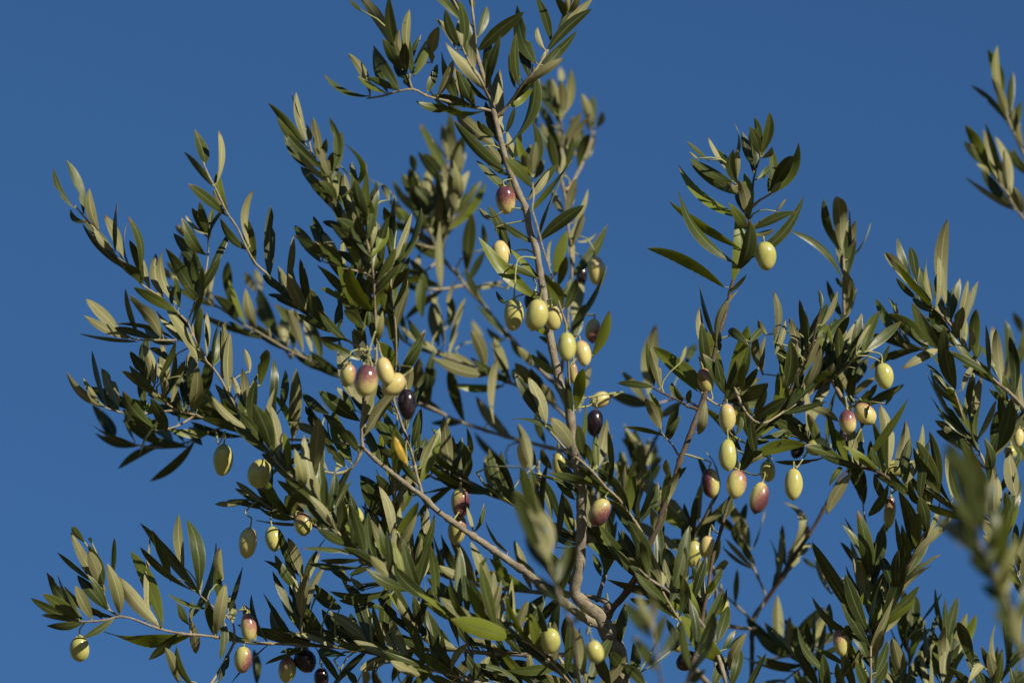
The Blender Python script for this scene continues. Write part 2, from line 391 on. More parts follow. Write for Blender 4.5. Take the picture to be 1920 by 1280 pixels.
DATA = '''
T 480 0 2.5
B 0 4 20 164 36 170 56 176 75 181 95 186 115 190 128 193 135 197 145 202 155 204 165 206 175 210 186 212 198 214 210 216 222 218 240 221 255 224 270 228 290 234 300 236 315 238 332 240 345 244 365 244 380 244 395 243 415 242 425 240 436 239 445 245 451 252 457 258 462 267 480 272 492
T 0 240 2.5
B -4 1.6 2.2 56 58 66 70 77 83 88 97 95 105 106 117 122 128 136 141 141 146 144 154 147 160 152 168 155 175 160 180 166 189 172 200 180 214 188 224 200 240 212 255 222 264 232 276 240 287 247 296 257 307 267 317 277 325 292 337 304 345 317 352 330 360 342 367 357 373 372 378 384 381 398 387 416 403 426 414 440 430
L 55 61 40 30 4 t 1; 62 64 50 24 6 t -1.2; 75 77 67 45 7 u 0; 64 71 53 61 4 d 2; 88 106 62 72 5 d .5; 93 98 78 65 7 u -.5; 88 90 88 56 4 t
L 106 106 96 66 5 t -1; 108 116 97 84 6 d -.6; 106 119 88 97 8 t; 113 122 106 96 5 u; 88 98 62 68 6 t; 123 123 117 94 7 u; 84 92 70 76 5 u
B -2 1.5 2.4 152 25 157 37 161 44 170 63 178 75 184 88 192 102 200 109 207 118 216 128 224 134 232 139 240 145 252 154 262 160 275 168
L 154 27 146 1 8 t 0; 157 43 138 18 4 t -.5; 162 43 164 2 4 u -.8; 171 64 163 33 6 t; 169 66 141 42 7 d; 165 60 160 46 6 u; 184 91 165 67 6 d 1; 191 104 184 66 8 d; 191 86 190 46 5 u
B -3 1.4 1.8 156 80 156 96 154 110 152 120 148 129 142 142 141 146
L 155 82 144 60 6 t; 155 80 139 65 3 u; 157 80 150 55 6 d; 159 83 160 60 4 d; 154 95 136 67 8 d; 151 109 130 79 8 d; 156 110 172 78 5 t -.5; 142 85 132 73 6 d 0 12; 146 128 124 90 10 d; 145 116 138 85 7 d 0 15; 160 123 160 107 4 d 0 10; 176 125 171 100 7 d 0 15; 190 124 184 108 9 u 0 30
L 135 124 122 92 6 u; 136 132 131 112 5 d
T 480 0 2.5
B 0 2 2.6 145 -6 152 8 158 22 164 38
B 1 2 2.4 161 -6 162 5 164 25 165 40
B -5 1.8 2.2 153 32 160 47 168 60 174 72 177 77
B -2 1.6 2.5 83 74 95 72 105 69 118 67 128 72 140 75 155 79 172 82 178 84
B -3 1.4 1.8 110 46 112 54 115 60 117 67
L 85 72 51 56 4 t 1.5; 85 69 69 40 6 u -1.2; 98 70 76 57 4 t; 107 68 84 58 5 t; 97 68 88 37 7 d .5; 107 68 88 34 7 d; 104 52 95 29 12 d; 115 66 103 47 9 d; 95 33 77 -4 8 d -.5; 80 9 70 0 3 t; 100 33 100 -3 8 t .6
L 125 52 112 20 7 t .4; 110 50 107 22 5 u; 120 38 115 7 6 u; 108 46 103 31 6 d; 113 55 112 32 10 d; 124 44 124 26 3 t; 126 44 128 30 3 d; 132 48 137 20 9 d .7; 127 50 131 33 7 t; 129 64 136 48 11 d; 140 40 135 14 4 u -.8
L 152 36 142 7 7 t; 155 36 152 0 7 t; 155 35 153 14 5 u; 163 8 160 -3 7 t; 166 29 173 5 6 t -.4; 168 38 201 9 10 d .5; 172 62 176 22 6 d; 178 72 174 39 7 u; 187 102 183 52 10 u; 190 60 190 40 5 t; 172 68 142 32 9 u -.3; 137 70 148 45 6 u
L 156 75 148 50 6 u 0 10; 163 78 152 55 9 d 0 6; 150 76 143 55 10 d 0 6; 175 76 158 57 4 d; 170 85 129 65 5 y 2; 143 88 120 76 6 d .8; 182 112 143 77 9 d .4; 178 127 148 90 8 t; 166 112 155 97 5 u; 176 105 172 76 6 t; 174 103 166 90 7 d; 178 124 173 109 5 u; 186 125 185 104 9 t; 192 118 188 108 6 t
B -4 1.5 2.4 39 100 42 115 47 123 52 130 57 143 62 154 70 166 78 180 82 192 84 196
L 36 112 9 77 6 d 0 8; 39 114 16 88 5 t .8; 35 107 30 69 6 u 0 5; 28 90 27 70 3 d; 40 106 38 93 4 d; 45 117 43 102 5 t; 43 118 36 115 4 d; 45 130 21 99 6 t .8; 63 124 55 88 6 t -1.3; 53 117 53 104 5 d 0 12; 58 130 48 111 8 u; 62 128 58 114 6 d; 60 140 48 120 6 t
B 20 1.5 2 140 105 142 115 145 130 146 142
L 147 118 140 93 6 d 0 25; 153 128 145 95 7 u 0 20; 119 130 116 116 6 d 0 20; 130 130 126 115 6 d 0 20; 162 130 153 108 8 u 0 25; 135 130 131 113 3 u 0 20; 73 135 72 122 5 u 0 20; 82 135 82 121 4 u 0 20
T 960 0 2.5
B -1 1.6 2.5 48 -8 43 8 40 15 36 25 28 36 22 46 15 56 8 63 0 75 -8 85
L 27 29 18 -3 6 d -.5; 39 13 32 -3 6 t; 41 10 41 -6 4 u; 43 10 50 -6 5 u; 36 31 61 -2 7 d .4; 27 52 39 30 5 t; 20 66 26 37 6 t -.8; 25 38 19 20 4 u 0 8; 18 48 4 4 11 t; 7 57 0 38 3 u; 15 58 8 30 9 d 0 6
L 5 103 15 48 7 t -1.5; -2 80 16 66 6 y; 3 95 2 80 4 d; 23 123 16 92 6 t -1; 41 128 46 102 5 t -.5; 15 128 18 106 6 u; 32 128 28 100 6 t; 12 125 3 103 6 y; 10 112 7 100 5 d; 25 128 25 120 3 u; 8 128 -2 112 7 t; 22 128 14 108 6 d; 4 116 -4 98 5 u
B 22 2.6 3 62 97 58 110 50 128 44 140
L 30 95 29 58 6 u -.8 20; 38 90 36 60 6 u 0 22; 40 86 44 52 7 d -.8 25; 36 62 36 50 7 u 0 30; 52 97 52 70 7 u 0 25; 61 95 61 72 6 d 0 25; 63 96 68 84 6 d 0 25; 52 107 46 87 6 t 0 20; 44 112 34 94 8 d 0 20; 22 95 20 78 8 d 0 20; 45 112 44 88 6 t 0 20; 50 127 58 100 7 t 0 18; 56 120 62 100 5 d 0 22; 24 110 22 92 7 u 0 20
B 18 1.8 2.6 36 88 38 104 36 120 37 132
L 24 84 20 60 6 d 0 18; 18 96 15 72 6 u 0 18; 34 110 26 96 6 d 0 18
T 1160 200 2.5
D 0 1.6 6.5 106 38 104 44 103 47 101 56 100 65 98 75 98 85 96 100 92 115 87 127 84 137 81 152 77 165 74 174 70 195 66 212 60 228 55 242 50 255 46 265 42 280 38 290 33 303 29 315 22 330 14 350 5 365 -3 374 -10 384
B 1 1.5 2.2 86 50 87 57 92 63 98 69
B 0 1.5 2.2 119 59 113 66 106 70 99 76
L 107 33 113 4 7 t; 110 38 115 16 5 d; 105 30 102 8 5 t; 105 34 98 15 7 t; 106 32 104 15 5 t; 100 48 99 16 7 d; 99 44 93 19 6 d .5; 109 40 115 30 4 u; 116 50 115 32 6 t 0 3; 84 33 87 13 3 d; 91 55 86 32 12 d; 92 50 89 32 5 d; 79 47 70 31 11 d; 71 42 67 23 3 u; 68 41 51 26 3 t; 60 40 53 34 2 u
L 84 56 53 39 7 t .5; 82 71 54 43 8 d; 80 62 75 50 6 d; 86 80 45 44 7 y 1.2; 82 114 45 63 8 t .8; 88 106 38 71 7 y .6; 72 134 21 106 9 y .8; 96 92 82 72 10 t; 85 128 88 82 10 y; 97 86 94 50 6 y; 95 84 90 55 8 d; 86 68 84 58 4 d; 88 124 99 85 10 d -.8; 102 90 120 79 4 t -.4; 107 92 135 79 7 t .5; 118 80 126 69 2 u; 96 114 139 67 7 t -1.6; 108 96 117 92 4 u; 113 66 135 27 8 t -1.4; 113 64 131 37 12 d; 112 63 116 45 6 t; 103 55 114 45 6 d; 113 66 122 56 4 u; 97 82 88 64 8 d; 82 140 96 126 3 d
O 110 112 8 11 -6 g 1 107 97 | single cream-green olive on the separate upper right shoot behind a curved leaf
T 1440 80 2.5
B 15 2.2 3.4 174 42 178 52 183 65 192 84 200 100 206 130 212 180 214 240 210 290 200 320
B 15 1.6 2.2 165 92 172 104 179 112 183 120 190 130 202 146 209 170
L 180 56 168 26 6 u 0 15; 184 66 172 40 6 t 0 15; 188 76 190 44 6 t 0 15; 168 98 152 76 6 t 0 15; 176 108 166 84 6 t 0 15; 182 118 174 88 6 d 0 15; 188 126 176 100 6 t 0 15; 174 44 165 5 8 y 0 15; 176 44 172 2 6 u 0 15; 176 60 152 32 5 d 0 15; 175 58 174 46 4 d 0 15; 186 50 184 22 5 d 0 15; 190 66 185 48 5 u 0 15; 194 80 186 48 4 d 0 15; 165 92 148 62 8 y 0 15; 160 92 147 74 6 d 0 15; 172 100 161 65 5 u 0 15; 178 105 163 60 6 d 0 15; 186 108 170 70 5 u -.8 15; 190 100 178 80 7 d 0 15; 192 96 184 79 5 d 0 15; 160 102 156 91 4 u 0 15; 182 124 160 95 7 d .5 15; 184 126 148 101 4 d 0 15; 182 108 177 80 5 u 0 15; 192 128 184 108 7 u 0 15; 194 74 188 60 4 u 0 15
T 1440 400 2.5
B 8 2 3 54 -10 56 20 57 45 57 80 59 100 60 128 62 144
L 53 48 16 13 5 t -.8 8; 54 55 51 48 4 d 0 8; 52 30 42 -11 4 d .8 8; 51 28 49 12 3 d 0 8; 55 28 53 -12 11 u 0 8; 56 45 60 5 11 u 0 8; 58 34 50 2 7 t 0 8; 59 50 66 20 7 d 0 8; 60 42 66 5 9 u 0 8; 63 36 77 7 3 d -.8 8; 58 78 57 42 9 u 0 8; 61 76 59 45 3 d 0 8; 62 78 67 56 4 u 0 8; 58 60 61 -4 4 d 0 9
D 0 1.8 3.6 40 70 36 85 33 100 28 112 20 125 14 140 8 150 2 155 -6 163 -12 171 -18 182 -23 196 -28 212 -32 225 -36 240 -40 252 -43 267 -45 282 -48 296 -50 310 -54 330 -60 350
B 2 1.6 2.2 49 100 47 112 40 122 30 130 22 138
B 1 1.5 2 66 106 58 116 48 124 36 132 26 140 16 146 2 155
L 55 78 44 50 5 d .5; 46 85 52 58 4 d; 40 72 38 57 3 d; 24 112 45 67 9 t; 18 118 26 82 7 t; 22 92 29 76 4 d; 4 98 4 58 5 d; 5 106 13 80 4 u; 16 100 16 78 7 u; 4 128 16 95 11 t; 10 128 18 102 8 d; 19 128 39 92 8 u; 24 130 38 108 5 d; 28 130 40 100 6 u; 48 92 61 77 7 d; 48 112 71 76 10 u; 37 120 70 97 7 t -.5; 66 92 77 83 3 u; 62 110 60 98 4 y; 72 120 66 108 9 d; 70 100 80 90 3 y; 42 130 49 112 8 u; 40 95 46 84 4 d; 47 94 42 82 4 y; 80 104 84 73 8 d; 84 102 100 81 7 t; 88 80 90 63 3 y; 77 120 79 104 2 d
L 54 100 48 80 6 d; 58 96 50 78 5 t; 64 128 70 104 7 t; 44 128 54 100 7 d; 30 118 34 98 5 d; 12 120 22 96 5 u; 34 130 46 118 5 y; 68 126 74 108 6 d 0 4
B 3 2 3.4 135 68 138 85 141 96 146 104 153 108 163 118 172 127 182 135 192 146 205 160
B 2 1.6 2.2 109 56 115 65 122 69 132 78 138 85
B 4 1.3 1.6 97 96 104 101 121 102 134 100 142 97
L 121 103 90 75 10 d -.5; 104 80 96 67 3 u; 106 98 100 88 3 u; 102 96 97 88 4 d; 86 114 92 98 3 d; 109 48 97 18 6 t; 117 44 107 25 8 t; 108 57 88 29 7 d; 107 58 87 30 3 u .5; 112 65 96 48 4 d; 120 77 108 64 5 d; 115 88 108 67 9 d; 121 68 113 40 11 t; 125 60 119 34 4 u; 110 55 114 40 3 u; 130 54 129 42 4 d; 134 70 135 4 9 u; 138 78 142 52 7 d; 135 65 128 56 5 d; 136 80 126 62 7 u; 131 82 126 65 2 u; 127 90 122 68 8 t; 128 107 113 73 8 d; 128 107 114 92 2 u; 142 128 132 85 12 d; 141 96 146 70 8 u; 142 106 145 70 3 u -.8; 149 80 150 50 4 u; 147 98 153 57 4 u; 148 95 144 74 6 d; 152 102 153 86 5 d; 153 112 159 98 5 d; 133 126 102 98 3 t -1; 110 104 95 93 3 d; 124 128 119 113 3 t; 155 128 156 112 4 u; 165 128 158 110 4 d; 150 110 146 92 4 u; 136 96 130 80 5 d
B 14 1.4 1.8 178 118 177 128 184 140
L 178 122 168 84 7 u 0 14; 178 120 178 80 7 d 0 14; 180 124 192 84 5 d -.8 14; 190 90 184 74 6 u 0 35; 186 128 186 115 5 u 0 10; 192 128 188 118 4 d 0 10
O 87 122 7 10 -10 g 0 70 103 | green olive hanging alone on a long arched stalk at the right against open sky
T 480 320 2.5
B -5 1.8 2.6 84 42 83 52 86 65 88 80 89 100 90 128 90 145 87 155 83 168 80 180 79 195 80 207
B -5 1.5 2 50 68 60 71 70 74 83 77 88 80
B -4 1.5 2 103 70 96 73 88 78
B -1 1.6 2.6 102 72 101 90 104 110 105 128 105 140 104 158 103 171 106 180 110 192 115 205 118 217 121 230 124 240 125 246
B -2 1.4 1.8 68 80 72 92 75 105 80 120 84 135 88 150
L 10 80 11 26 8 t; 14 90 5 78 4 d; 27 80 28 49 5 u; 38 105 24 77 10 u .5; 40 100 33 66 6 d; 67 128 47 104 6 t; 50 11 36 -2 4 t; 60 25 47 8 6 d; 61 20 54 -4 7 u; 62 40 41 11 5 d; 70 38 61 26 3 u; 81 56 60 36 8 t; 83 64 66 46 6 t; 64 46 50 38 7 d; 52 54 43 34 7 t; 48 53 40 40 7 t 0 6; 60 55 50 45 8 t; 48 69 29 41 8 t; 65 72 47 53 10 d; 67 72 66 48 3 u; 75 22 63 0 8 t; 74 20 66 2 8 u; 80 33 74 6 9 d; 83 30 83 0 5 t; 78 30 68 16 7 u; 73 30 68 24 4 y; 83 52 76 34 9 d; 86 44 82 25 5 u; 90 55 87 34 5 u; 93 25 84 2 5 d; 95 42 88 18 6 t; 97 40 90 22 5 y; 94 28 90 8 4 d
L 100 23 94 11 5 d; 106 46 96 27 8 t; 104 38 100 22 6 t; 110 45 105 28 6 t; 117 30 106 14 9 d; 117 27 109 4 6 t 0 6; 122 20 115 -2 8 t 0 8; 111 62 124 28 4 d -1; 105 62 117 32 5 u -.5; 126 50 123 18 3 u .4; 127 43 118 30 6 d; 91 84 105 58 6 t -.5; 105 75 112 62 4 d; 98 60 95 45 8 d; 103 55 100 40 7 d; 82 75 78 66 6 u; 89 72 88 64 4 u; 88 105 70 72 11 y; 86 118 70 96 8 t; 70 100 48 88 5 y; 64 92 54 79 6 u; 68 98 46 71 7 d; 62 112 64 95 5 d; 71 90 64 86 7 u; 98 105 115 70 5 t -.8; 105 120 115 88 6 u; 118 86 123 62 5 u; 105 88 114 73 8 t; 97 107 92 80 7 t; 101 105 98 88 4 u; 102 128 99 108 5 t; 92 128 95 105 6 u; 80 128 73 118 10 d; 63 128 47 125 4 t; 83 118 66 104 8 d
L 70 55 58 20 6 t; 76 60 64 30 6 d; 80 48 70 14 7 d; 88 50 92 14 6 d; 96 58 104 20 6 d; 74 64 56 40 6 d; 92 66 100 34 6 t; 78 70 60 60 6 t; 84 90 76 78 5 d; 94 90 108 70 5 d; 100 80 112 54 6 t; 72 86 60 70 5 d
B 22 1.6 2.4 0 78 4 95 10 112 18 128 26 140
L 20 128 2 88 10 d 0 22; 4 90 -1 74 5 u 0 22; 12 118 0 103 6 u 0 22; 36 128 23 103 7 d 0 20; 37 116 26 104 5 u 0 22; 44 128 37 108 4 u 0 20; 60 120 40 92 8 d 0 15; 10 128 9 116 2 u; 30 130 14 100 7 d 0 22; 50 134 40 110 6 d 0 18; 52 110 40 88 6 d 0 12
B 16 2.2 4 112 40 115 42 122 47 132 56 137 63 143 70 150 77 157 86 165 95 172 102 180 113 192 126 199 134 208 144 216 152 226 162 232 175 238 185
B 16 1.6 2 119 54 128 57 134 58
B 16 1.6 2.2 124 22 127 36 131 48 135 58
B 16 1.6 2.2 152 24 146 38 140 55 138 64
B 16 2 2.4 118 86 130 89 145 88 157 86
B 16 1.6 2 119 80 130 73 138 66
L 130 33 129 -2 8 u 0 16; 135 38 140 0 6 u 0 16; 142 35 141 2 6 u 0 16; 152 20 148 -8 8 d 0 16; 155 28 160 0 6 u 0 16; 142 48 152 24 6 u 0 16; 139 88 138 38 6 u .3 14; 164 68 162 32 9 d 0 12; 173 60 170 40 4 d 0 12; 170 98 157 73 5 d .5 12; 163 80 172 60 5 d 0 14; 142 120 135 92 9 d 0 20; 144 122 131 90 4 u 0 20; 144 118 147 95 6 d 0 20; 147 110 151 82 3 u 0 18; 147 128 157 95 4 u 0 20; 169 128 162 112 8 u 0 32; 177 130 173 118 6 u 0 32; 186 128 166 101 4 t .8 5; 125 128 127 119 3 d; 129 88 120 80 5 d 0 14; 124 30 121 2 8 t 0 14; 133 40 136 8 4 d 0 18; 150 30 145 2 7 u 0 20; 128 44 124 24 5 d 0 14
T 800 300 2.5
B -6 1.5 2.2 79 14 80 22 80 30 79 37 82 47 85 58 87 66 90 75 93 85 97 100 100 110 104 122 106 132 106 150 107 168 108 180 110 190
B 12 2.4 3.4 97 0 101 15 104 30 106 50 108 70 109 85 107 100 106 115 105 130 103 145 101 160 104 184 110 208 118 232 126 252 131 272 135 290 135 305 131 320 128 330
L 77 33 37 0 5 t .2; 78 20 58 -2 8 t; 77 16 66 0 7 t; 78 12 72 -4 7 u; 82 14 86 0 5 d; 82 27 92 8 5 u; 84 25 98 3 7 d; 78 30 62 8 7 d; 62 12 45 2 4 t; 81 39 109 0 5 t -.8; 88 56 105 8 5 t -1; 89 60 118 34 9 d .4; 97 88 105 53 8 y; 106 88 136 48 8 t -.8; 94 80 94 59 2 u; 63 71 46 34 7 t -.5; 80 62 57 47 5 t .5; 87 91 63 67 4 y -.3; 49 45 39 36 4 u .5; 76 102 39 58 10 y .6; 60 98 70 78 4 t; 35 96 58 91 4 u; 60 108 52 98 3 d; 101 111 88 85 11 t -.8; 97 118 91 90 9 d; 102 105 110 88 8 d; 105 110 113 88 6 t -.8; 108 125 135 79 7 t -1.3; 101 92 105 72 7 d; 80 88 60 78 5 t 0 6
L 112 80 113 45 5 u 0 12; 118 118 117 90 9 u 0 12; 117 45 121 22 4 u 0 15; 98 38 94 22 7 d 0 10; 120 58 128 54 2 u 0 12; 112 128 119 108 8 d 0 12; 103 40 112 14 6 d 0 12; 110 64 118 40 5 u 0 14
O 59 30 7.5 11 -5 v 0 66 14 | cream olive with mottled purple band high on the central stem below the fork
O 56 70 7 10 -5 c 0 53 50 | pale pink-topped olive behind the broad dark leaf left of the central stem
O 65 116 7.5 12 3 g -4 69 74 | smooth pale green olive leftmost in the central bunch
O 82 116 8.5 12 14 g -7 88 95 | largest pale green olive in front of a black one in the central bunch
O 80 106 7 8 10 k 0 80 88 | black olive almost hidden behind the large green one in the central bunch
O 94 118 7 10 -14 c -5 97 104 | pale olive with small pink spot tucked against the front twig of the central bunch
O 127 83 7 11 -8 c 10 118 58 | sunlit yellow olive out of focus right of the central stem
O 116 87 4 8 0 k 13 112 70 | dark olive just showing behind the sunlit yellow one
O 107 27 4 9 0 v 13 104 12 | purple olive behind the leaf right of the central fork
T 0 540 2.5
B -3 1.4 1.7 92 37 100 38 108 39 120 39 132 39 138 38 144 35
B 4 1.5 2.4 77 89 90 93 100 94 110 94 125 92 133 92 142 94 147 95 153 98 162 101 172 104 190 110 212 113 230 114 246 115 262 117 272 119
B 3 1.5 1.8 117 107 128 105 134 103 142 98 147 95
B 2 1.4 1.8 98 60 105 67 112 73 118 79 122 84 127 88 134 92
B 12 1.5 2 84 111 97 116 105 118 120 119 135 117 150 112 162 106 172 104
B 14 1.8 3.4 134 -14 140 -4 150 5 157 11 165 15 175 22 185 29 192 32 212 44 230 53 240 58 256 66 280 76 314 86 328 92 342 99 372 109 394 115 426 123 434 126
L 91 35 64 8 8 u -.2; 103 41 59 34 3 t .3; 105 36 94 0 4 d; 120 27 97 5 7 d; 121 37 97 8 9 u -.8; 128 47 108 28 8 t .8; 137 56 125 16 7 u -.7; 135 40 127 25 6 d; 145 38 144 26 2 u; 122 9 122 -2 4 u; 129 12 132 -2 4 d; 158 15 134 2 5 d; 147 9 138 -2 6 t; 118 70 107 42 7 u -.5; 114 71 97 47 7 t; 117 77 97 58 6 d .5; 128 56 112 45 5 d; 118 68 109 48 6 d; 126 82 131 47 5 t .5; 124 62 124 42 4 u; 141 66 148 37 8 u -.3; 132 81 139 54 6 u; 144 93 148 57 9 u; 150 86 158 46 8 t -.5; 157 50 155 18 4 u; 160 58 169 25 8 t -.5; 157 48 154 26 3 d; 123 80 120 64 5 u; 108 87 105 66 6 d
L 79 89 50 63 6 d 1.2; 72 84 62 67 4 u; 80 89 69 47 5 d; 88 91 76 60 9 u -.5; 90 92 72 77 6 t; 86 111 69 87 9 d; 99 116 68 101 5 d 1.2; 102 116 96 88 3 u; 117 103 92 77 9 t; 125 107 113 82 10 d; 120 117 92 99 11 d; 130 122 108 103 9 d; 140 128 107 120 5 d -.6; 138 115 125 104 4 d; 134 102 129 75 4 d; 172 108 150 83 11 y; 175 96 154 80 6 d; 180 115 143 100 5 t .8; 155 128 142 104 6 d; 153 120 148 100 8 u; 184 112 174 83 9 u; 178 106 168 72 7 d; 192 108 181 80 9 t; 192 86 182 60 6 u; 185 76 174 66 4 u; 187 64 183 45 4 d; 176 110 169 88 5 t; 140 80 134 58 6 d; 146 78 140 50 6 d; 138 92 142 66 6 d
L 180 42 142 16 6 d 0 12; 176 24 160 5 8 d 0 12; 179 22 172 0 6 d 0 12; 192 26 184 0 8 u 0 14; 192 42 168 28 5 d 0 12; 178 34 171 25 3 t 0 12
O 167 129 7.5 12 5 g 0 164 117 | dull green shaded olive furthest left under the upper left boughs
T 480 620 2.5
B -1 3.6 8 80 87 90 97 104 108 115 117 125 124 135 134 150 145 160 152 175 162 192 174 204 182 212 189 237 208 248 216 262 222
B -3 2 2.6 40 104 50 105 60 107 70 104 76 97 80 87
B 4 1.6 2 106 60 105 95 104 110 103 137 101 147 99 157 100 170
B 4 1.8 2.6 122 118 112 103 118 102 125 105 135 111 150 115 165 118 180 124 192 130 217 141 232 150 242 156 250 159 267 170 284 176 292 190
B 4 1.6 2 136 100 139 103 150 109 160 114 170 118
B 15 2 3.6 107 5 118 12 130 16 140 19 155 24 172 31 188 38 204 44 216 50 230 62 238 72
L 90 26 72 0 11 d; 114 31 91 8 8 y -.7; 72 22 47 5 6 t; 60 12 72 50 9 u; 66 40 40 15 6 t; 76 68 47 45 11 d; 82 79 106 44 9 u .3; 77 72 88 46 5 u; 122 53 135 28 6 t -.5; 119 24 127 1 5 t; 114 30 125 8 7 t; 118 45 116 25 6 d; 131 52 134 13 7 t 0 6; 123 48 123 20 8 u 0 10; 128 56 128 25 5 u 0 10; 68 95 58 60 13 t; 74 90 70 75 6 y; 66 56 60 42 7 t; 55 62 35 47 7 d; 54 62 36 50 5 u 0 6; 46 67 37 56 7 t; 27 80 30 28 9 u -.3; 29 80 33 58 6 d; 19 60 22 29 6 t; 12 60 13 21 6 t; 3 42 8 14 9 t; 17 70 13 35 4 u; 2 50 3 30 3 u; 14 88 -2 55 12 t; 18 97 10 55 8 u
L 43 105 47 65 11 u; 46 128 36 78 8 u .6; 52 98 48 66 6 d; 60 128 48 96 9 t; 27 97 20 84 9 t; 36 100 28 93 5 t; 37 90 22 86 5 d; 59 106 63 90 8 u; 65 128 72 102 5 t; 110 97 90 66 11 d; 114 101 104 79 5 Y 0 -9; 100 80 85 58 7 d; 103 92 95 60 7 t; 108 98 80 82 6 d; 100 128 78 108 12 d; 102 122 90 108 6 d; 148 100 141 64 9 u .3; 155 100 158 72 5 d -.8; 150 106 155 80 5 d; 152 104 161 84 4 u; 133 105 138 86 6 d; 128 100 136 76 5 u; 120 98 127 80 8 d; 128 85 124 58 7 t; 118 85 122 60 6 t; 131 109 117 106 5 y; 156 68 131 69 5 t 0 6; 149 119 108 125 4 d -.3; 182 58 181 20 4 u; 183 47 148 40 5 y .5 10; 192 82 165 49 8 u .5; 145 18 152 0 3 u 0 14; 172 30 161 0 9 u 0 25; 190 33 178 5 8 u 0 35
L 76 88 62 70 7 d; 70 80 50 62 7 d; 64 98 52 80 6 d; 30 112 14 92 7 d; 34 118 22 100 6 u; 24 106 4 92 6 d; 96 96 84 74 6 d; 112 90 100 70 6 d; 116 70 122 44 6 d; 84 62 70 46 6 d; 96 62 88 42 5 d
L 190 100 164 76 5 d 0 28; 188 118 176 92 4 d 0 28; 195 118 184 90 6 d 0 28
O 69 33 6 8.5 10 p -6 88 14 | small pink-flushed olive leftmost of the bunch of four on the left
O 82 37 8.5 12 8 v -10 89 2 | cream olive with crimson-purple upper half in front of the left bunch of four
O 97 30 6.5 10.5 -15 c -7 92 10 | tan cream olive upper right of the left bunch of four
O 103 40 7.5 10 50 c -6 106 26 | glossy yellow olive lying aslant above the black one in the left bunch
O 113 55 7 11.5 -3 k -4 111 40 | glossy black olive hanging below the left bunch of four
O 139 90 4 6 -10 c 5 138 78 | small yellow olive half hidden between leaves left of the central stem
O 3 107 9 11 18 g -1 10 95 | dull yellow-green olive on the lower left bough right of the shaded one
T 480 900 2.5
B 5 1.6 4.6 0 12 10 20 25 27 35 31 48 36 60 37 70 40 78 45 85 49 95 55 110 62 125 66 140 71 155 76 170 79 192 82 212 84 248 87 262 91 267 98
B 0 1.6 2 34 74 34 90 34 108 34 123
B -1 1.4 2 120 96 120 112 120 128
B -4 1.4 1.8 103 40 102 60 103 76
B 2 1.4 1.8 117 50 118 60 119 70 122 88
L 35 74 24 43 7 u -.5; 27 66 17 36 6 t; 34 102 38 71 8 u .3; 40 78 52 44 5 t; 31 84 6 60 4 t; 33 100 27 70 8 t; 45 108 38 92 4 d; 58 119 18 86 11 d .8; 40 113 20 112 3 d; 24 26 0 5 9 d; 30 37 0 30 4 d .3; 15 8 3 5 4 t; 42 34 22 12 9 d; 47 35 38 15 6 t; 44 22 22 -2 7 t; 47 22 44 -5 5 d; 68 44 55 8 8 d .3; 57 14 52 -3 8 t; 63 17 72 0 4 t; 87 45 82 12 3 d 0 5; 100 30 78 0 12 d; 104 22 92 -5 6 t; 75 55 34 51 4 t; 70 72 39 62 4 t; 85 66 70 71 4 d; 76 61 48 60 3 t; 84 66 76 59 4 u; 81 83 71 73 5 u; 68 82 62 62 4 d; 72 76 52 60 5 d; 95 86 55 83 6 d; 96 96 62 90 6 d; 92 78 75 83 3 t; 60 90 44 78 8 d; 64 96 42 85 7 t; 52 98 48 82 2 y; 78 122 55 98 11 d; 86 124 54 98 8 u; 84 120 73 80 8 d; 92 120 81 93 4 u; 78 120 62 100 4 u
L 97 75 86 48 7 u -1.2; 101 72 94 50 8 t; 102 72 103 35 4 u -.5; 98 40 95 26 4 t; 112 63 104 30 6 t; 117 68 117 36 6 u; 115 52 108 20 5 d; 122 62 134 25 6 t; 119 65 124 42 4 u; 114 60 106 44 5 t; 126 75 131 50 6 u; 127 88 103 64 9 t; 120 78 115 66 5 u; 139 70 139 51 7 t; 152 95 153 50 8 t -.3; 148 100 128 73 11 d; 146 70 150 55 6 t; 150 90 142 80 6 t; 120 112 121 92 8 u; 95 122 98 76 9 t; 100 118 100 100 6 d; 108 104 106 88 7 d; 104 125 103 100 7 d; 146 124 130 107 8 t; 192 119 146 104 13 y; 180 111 155 98 8 y; 173 108 178 67 7 u -.3; 170 102 160 75 7 d; 180 104 168 62 8 t; 163 72 174 57 3 d; 182 112 188 85 6 d; 186 112 184 92 5 u; 192 45 172 30 3 t 0 8; 164 33 158 20 3 u; 166 33 171 17 3 t
L 90 112 76 94 7 d; 108 120 92 96 7 d; 114 112 108 90 6 d; 128 108 118 86 6 d; 140 112 124 94 7 d; 134 124 116 104 7 d; 158 118 142 98 6 d; 168 124 150 108 6 t; 126 122 112 102 6 d; 88 104 72 88 6 d; 104 110 90 86 6 t; 140 100 132 80 6 d; 160 96 156 70 6 d; 178 98 184 74 5 u; 190 108 192 82 5 d; 84 96 66 78 6 d
O 71 26 7.5 10 -70 g -2 62 22 | bright yellow olive lying sideways behind the long pale front shoot
O 13 44 6.5 9.5 -8 g 2 11 28 | shaded green olive hanging under the lower left bough beside a cream one
O 35 33 7 9 -10 b 3 30 24 | brownish purple shaded olive under a dark leaf on the lower left bough
O 57 30 5 8 0 p 1 54 20 | pinkish olive mostly hidden behind the pale front shoot
O 153 17 7 11.5 0 w 3 154 4 | mauve and purple olive hanging behind the thick diagonal branch
O 151 37 7 11 10 p 4 152 24 | cream and pink olive crossed by the thick diagonal branch under the mauve one
T 0 900 2.5
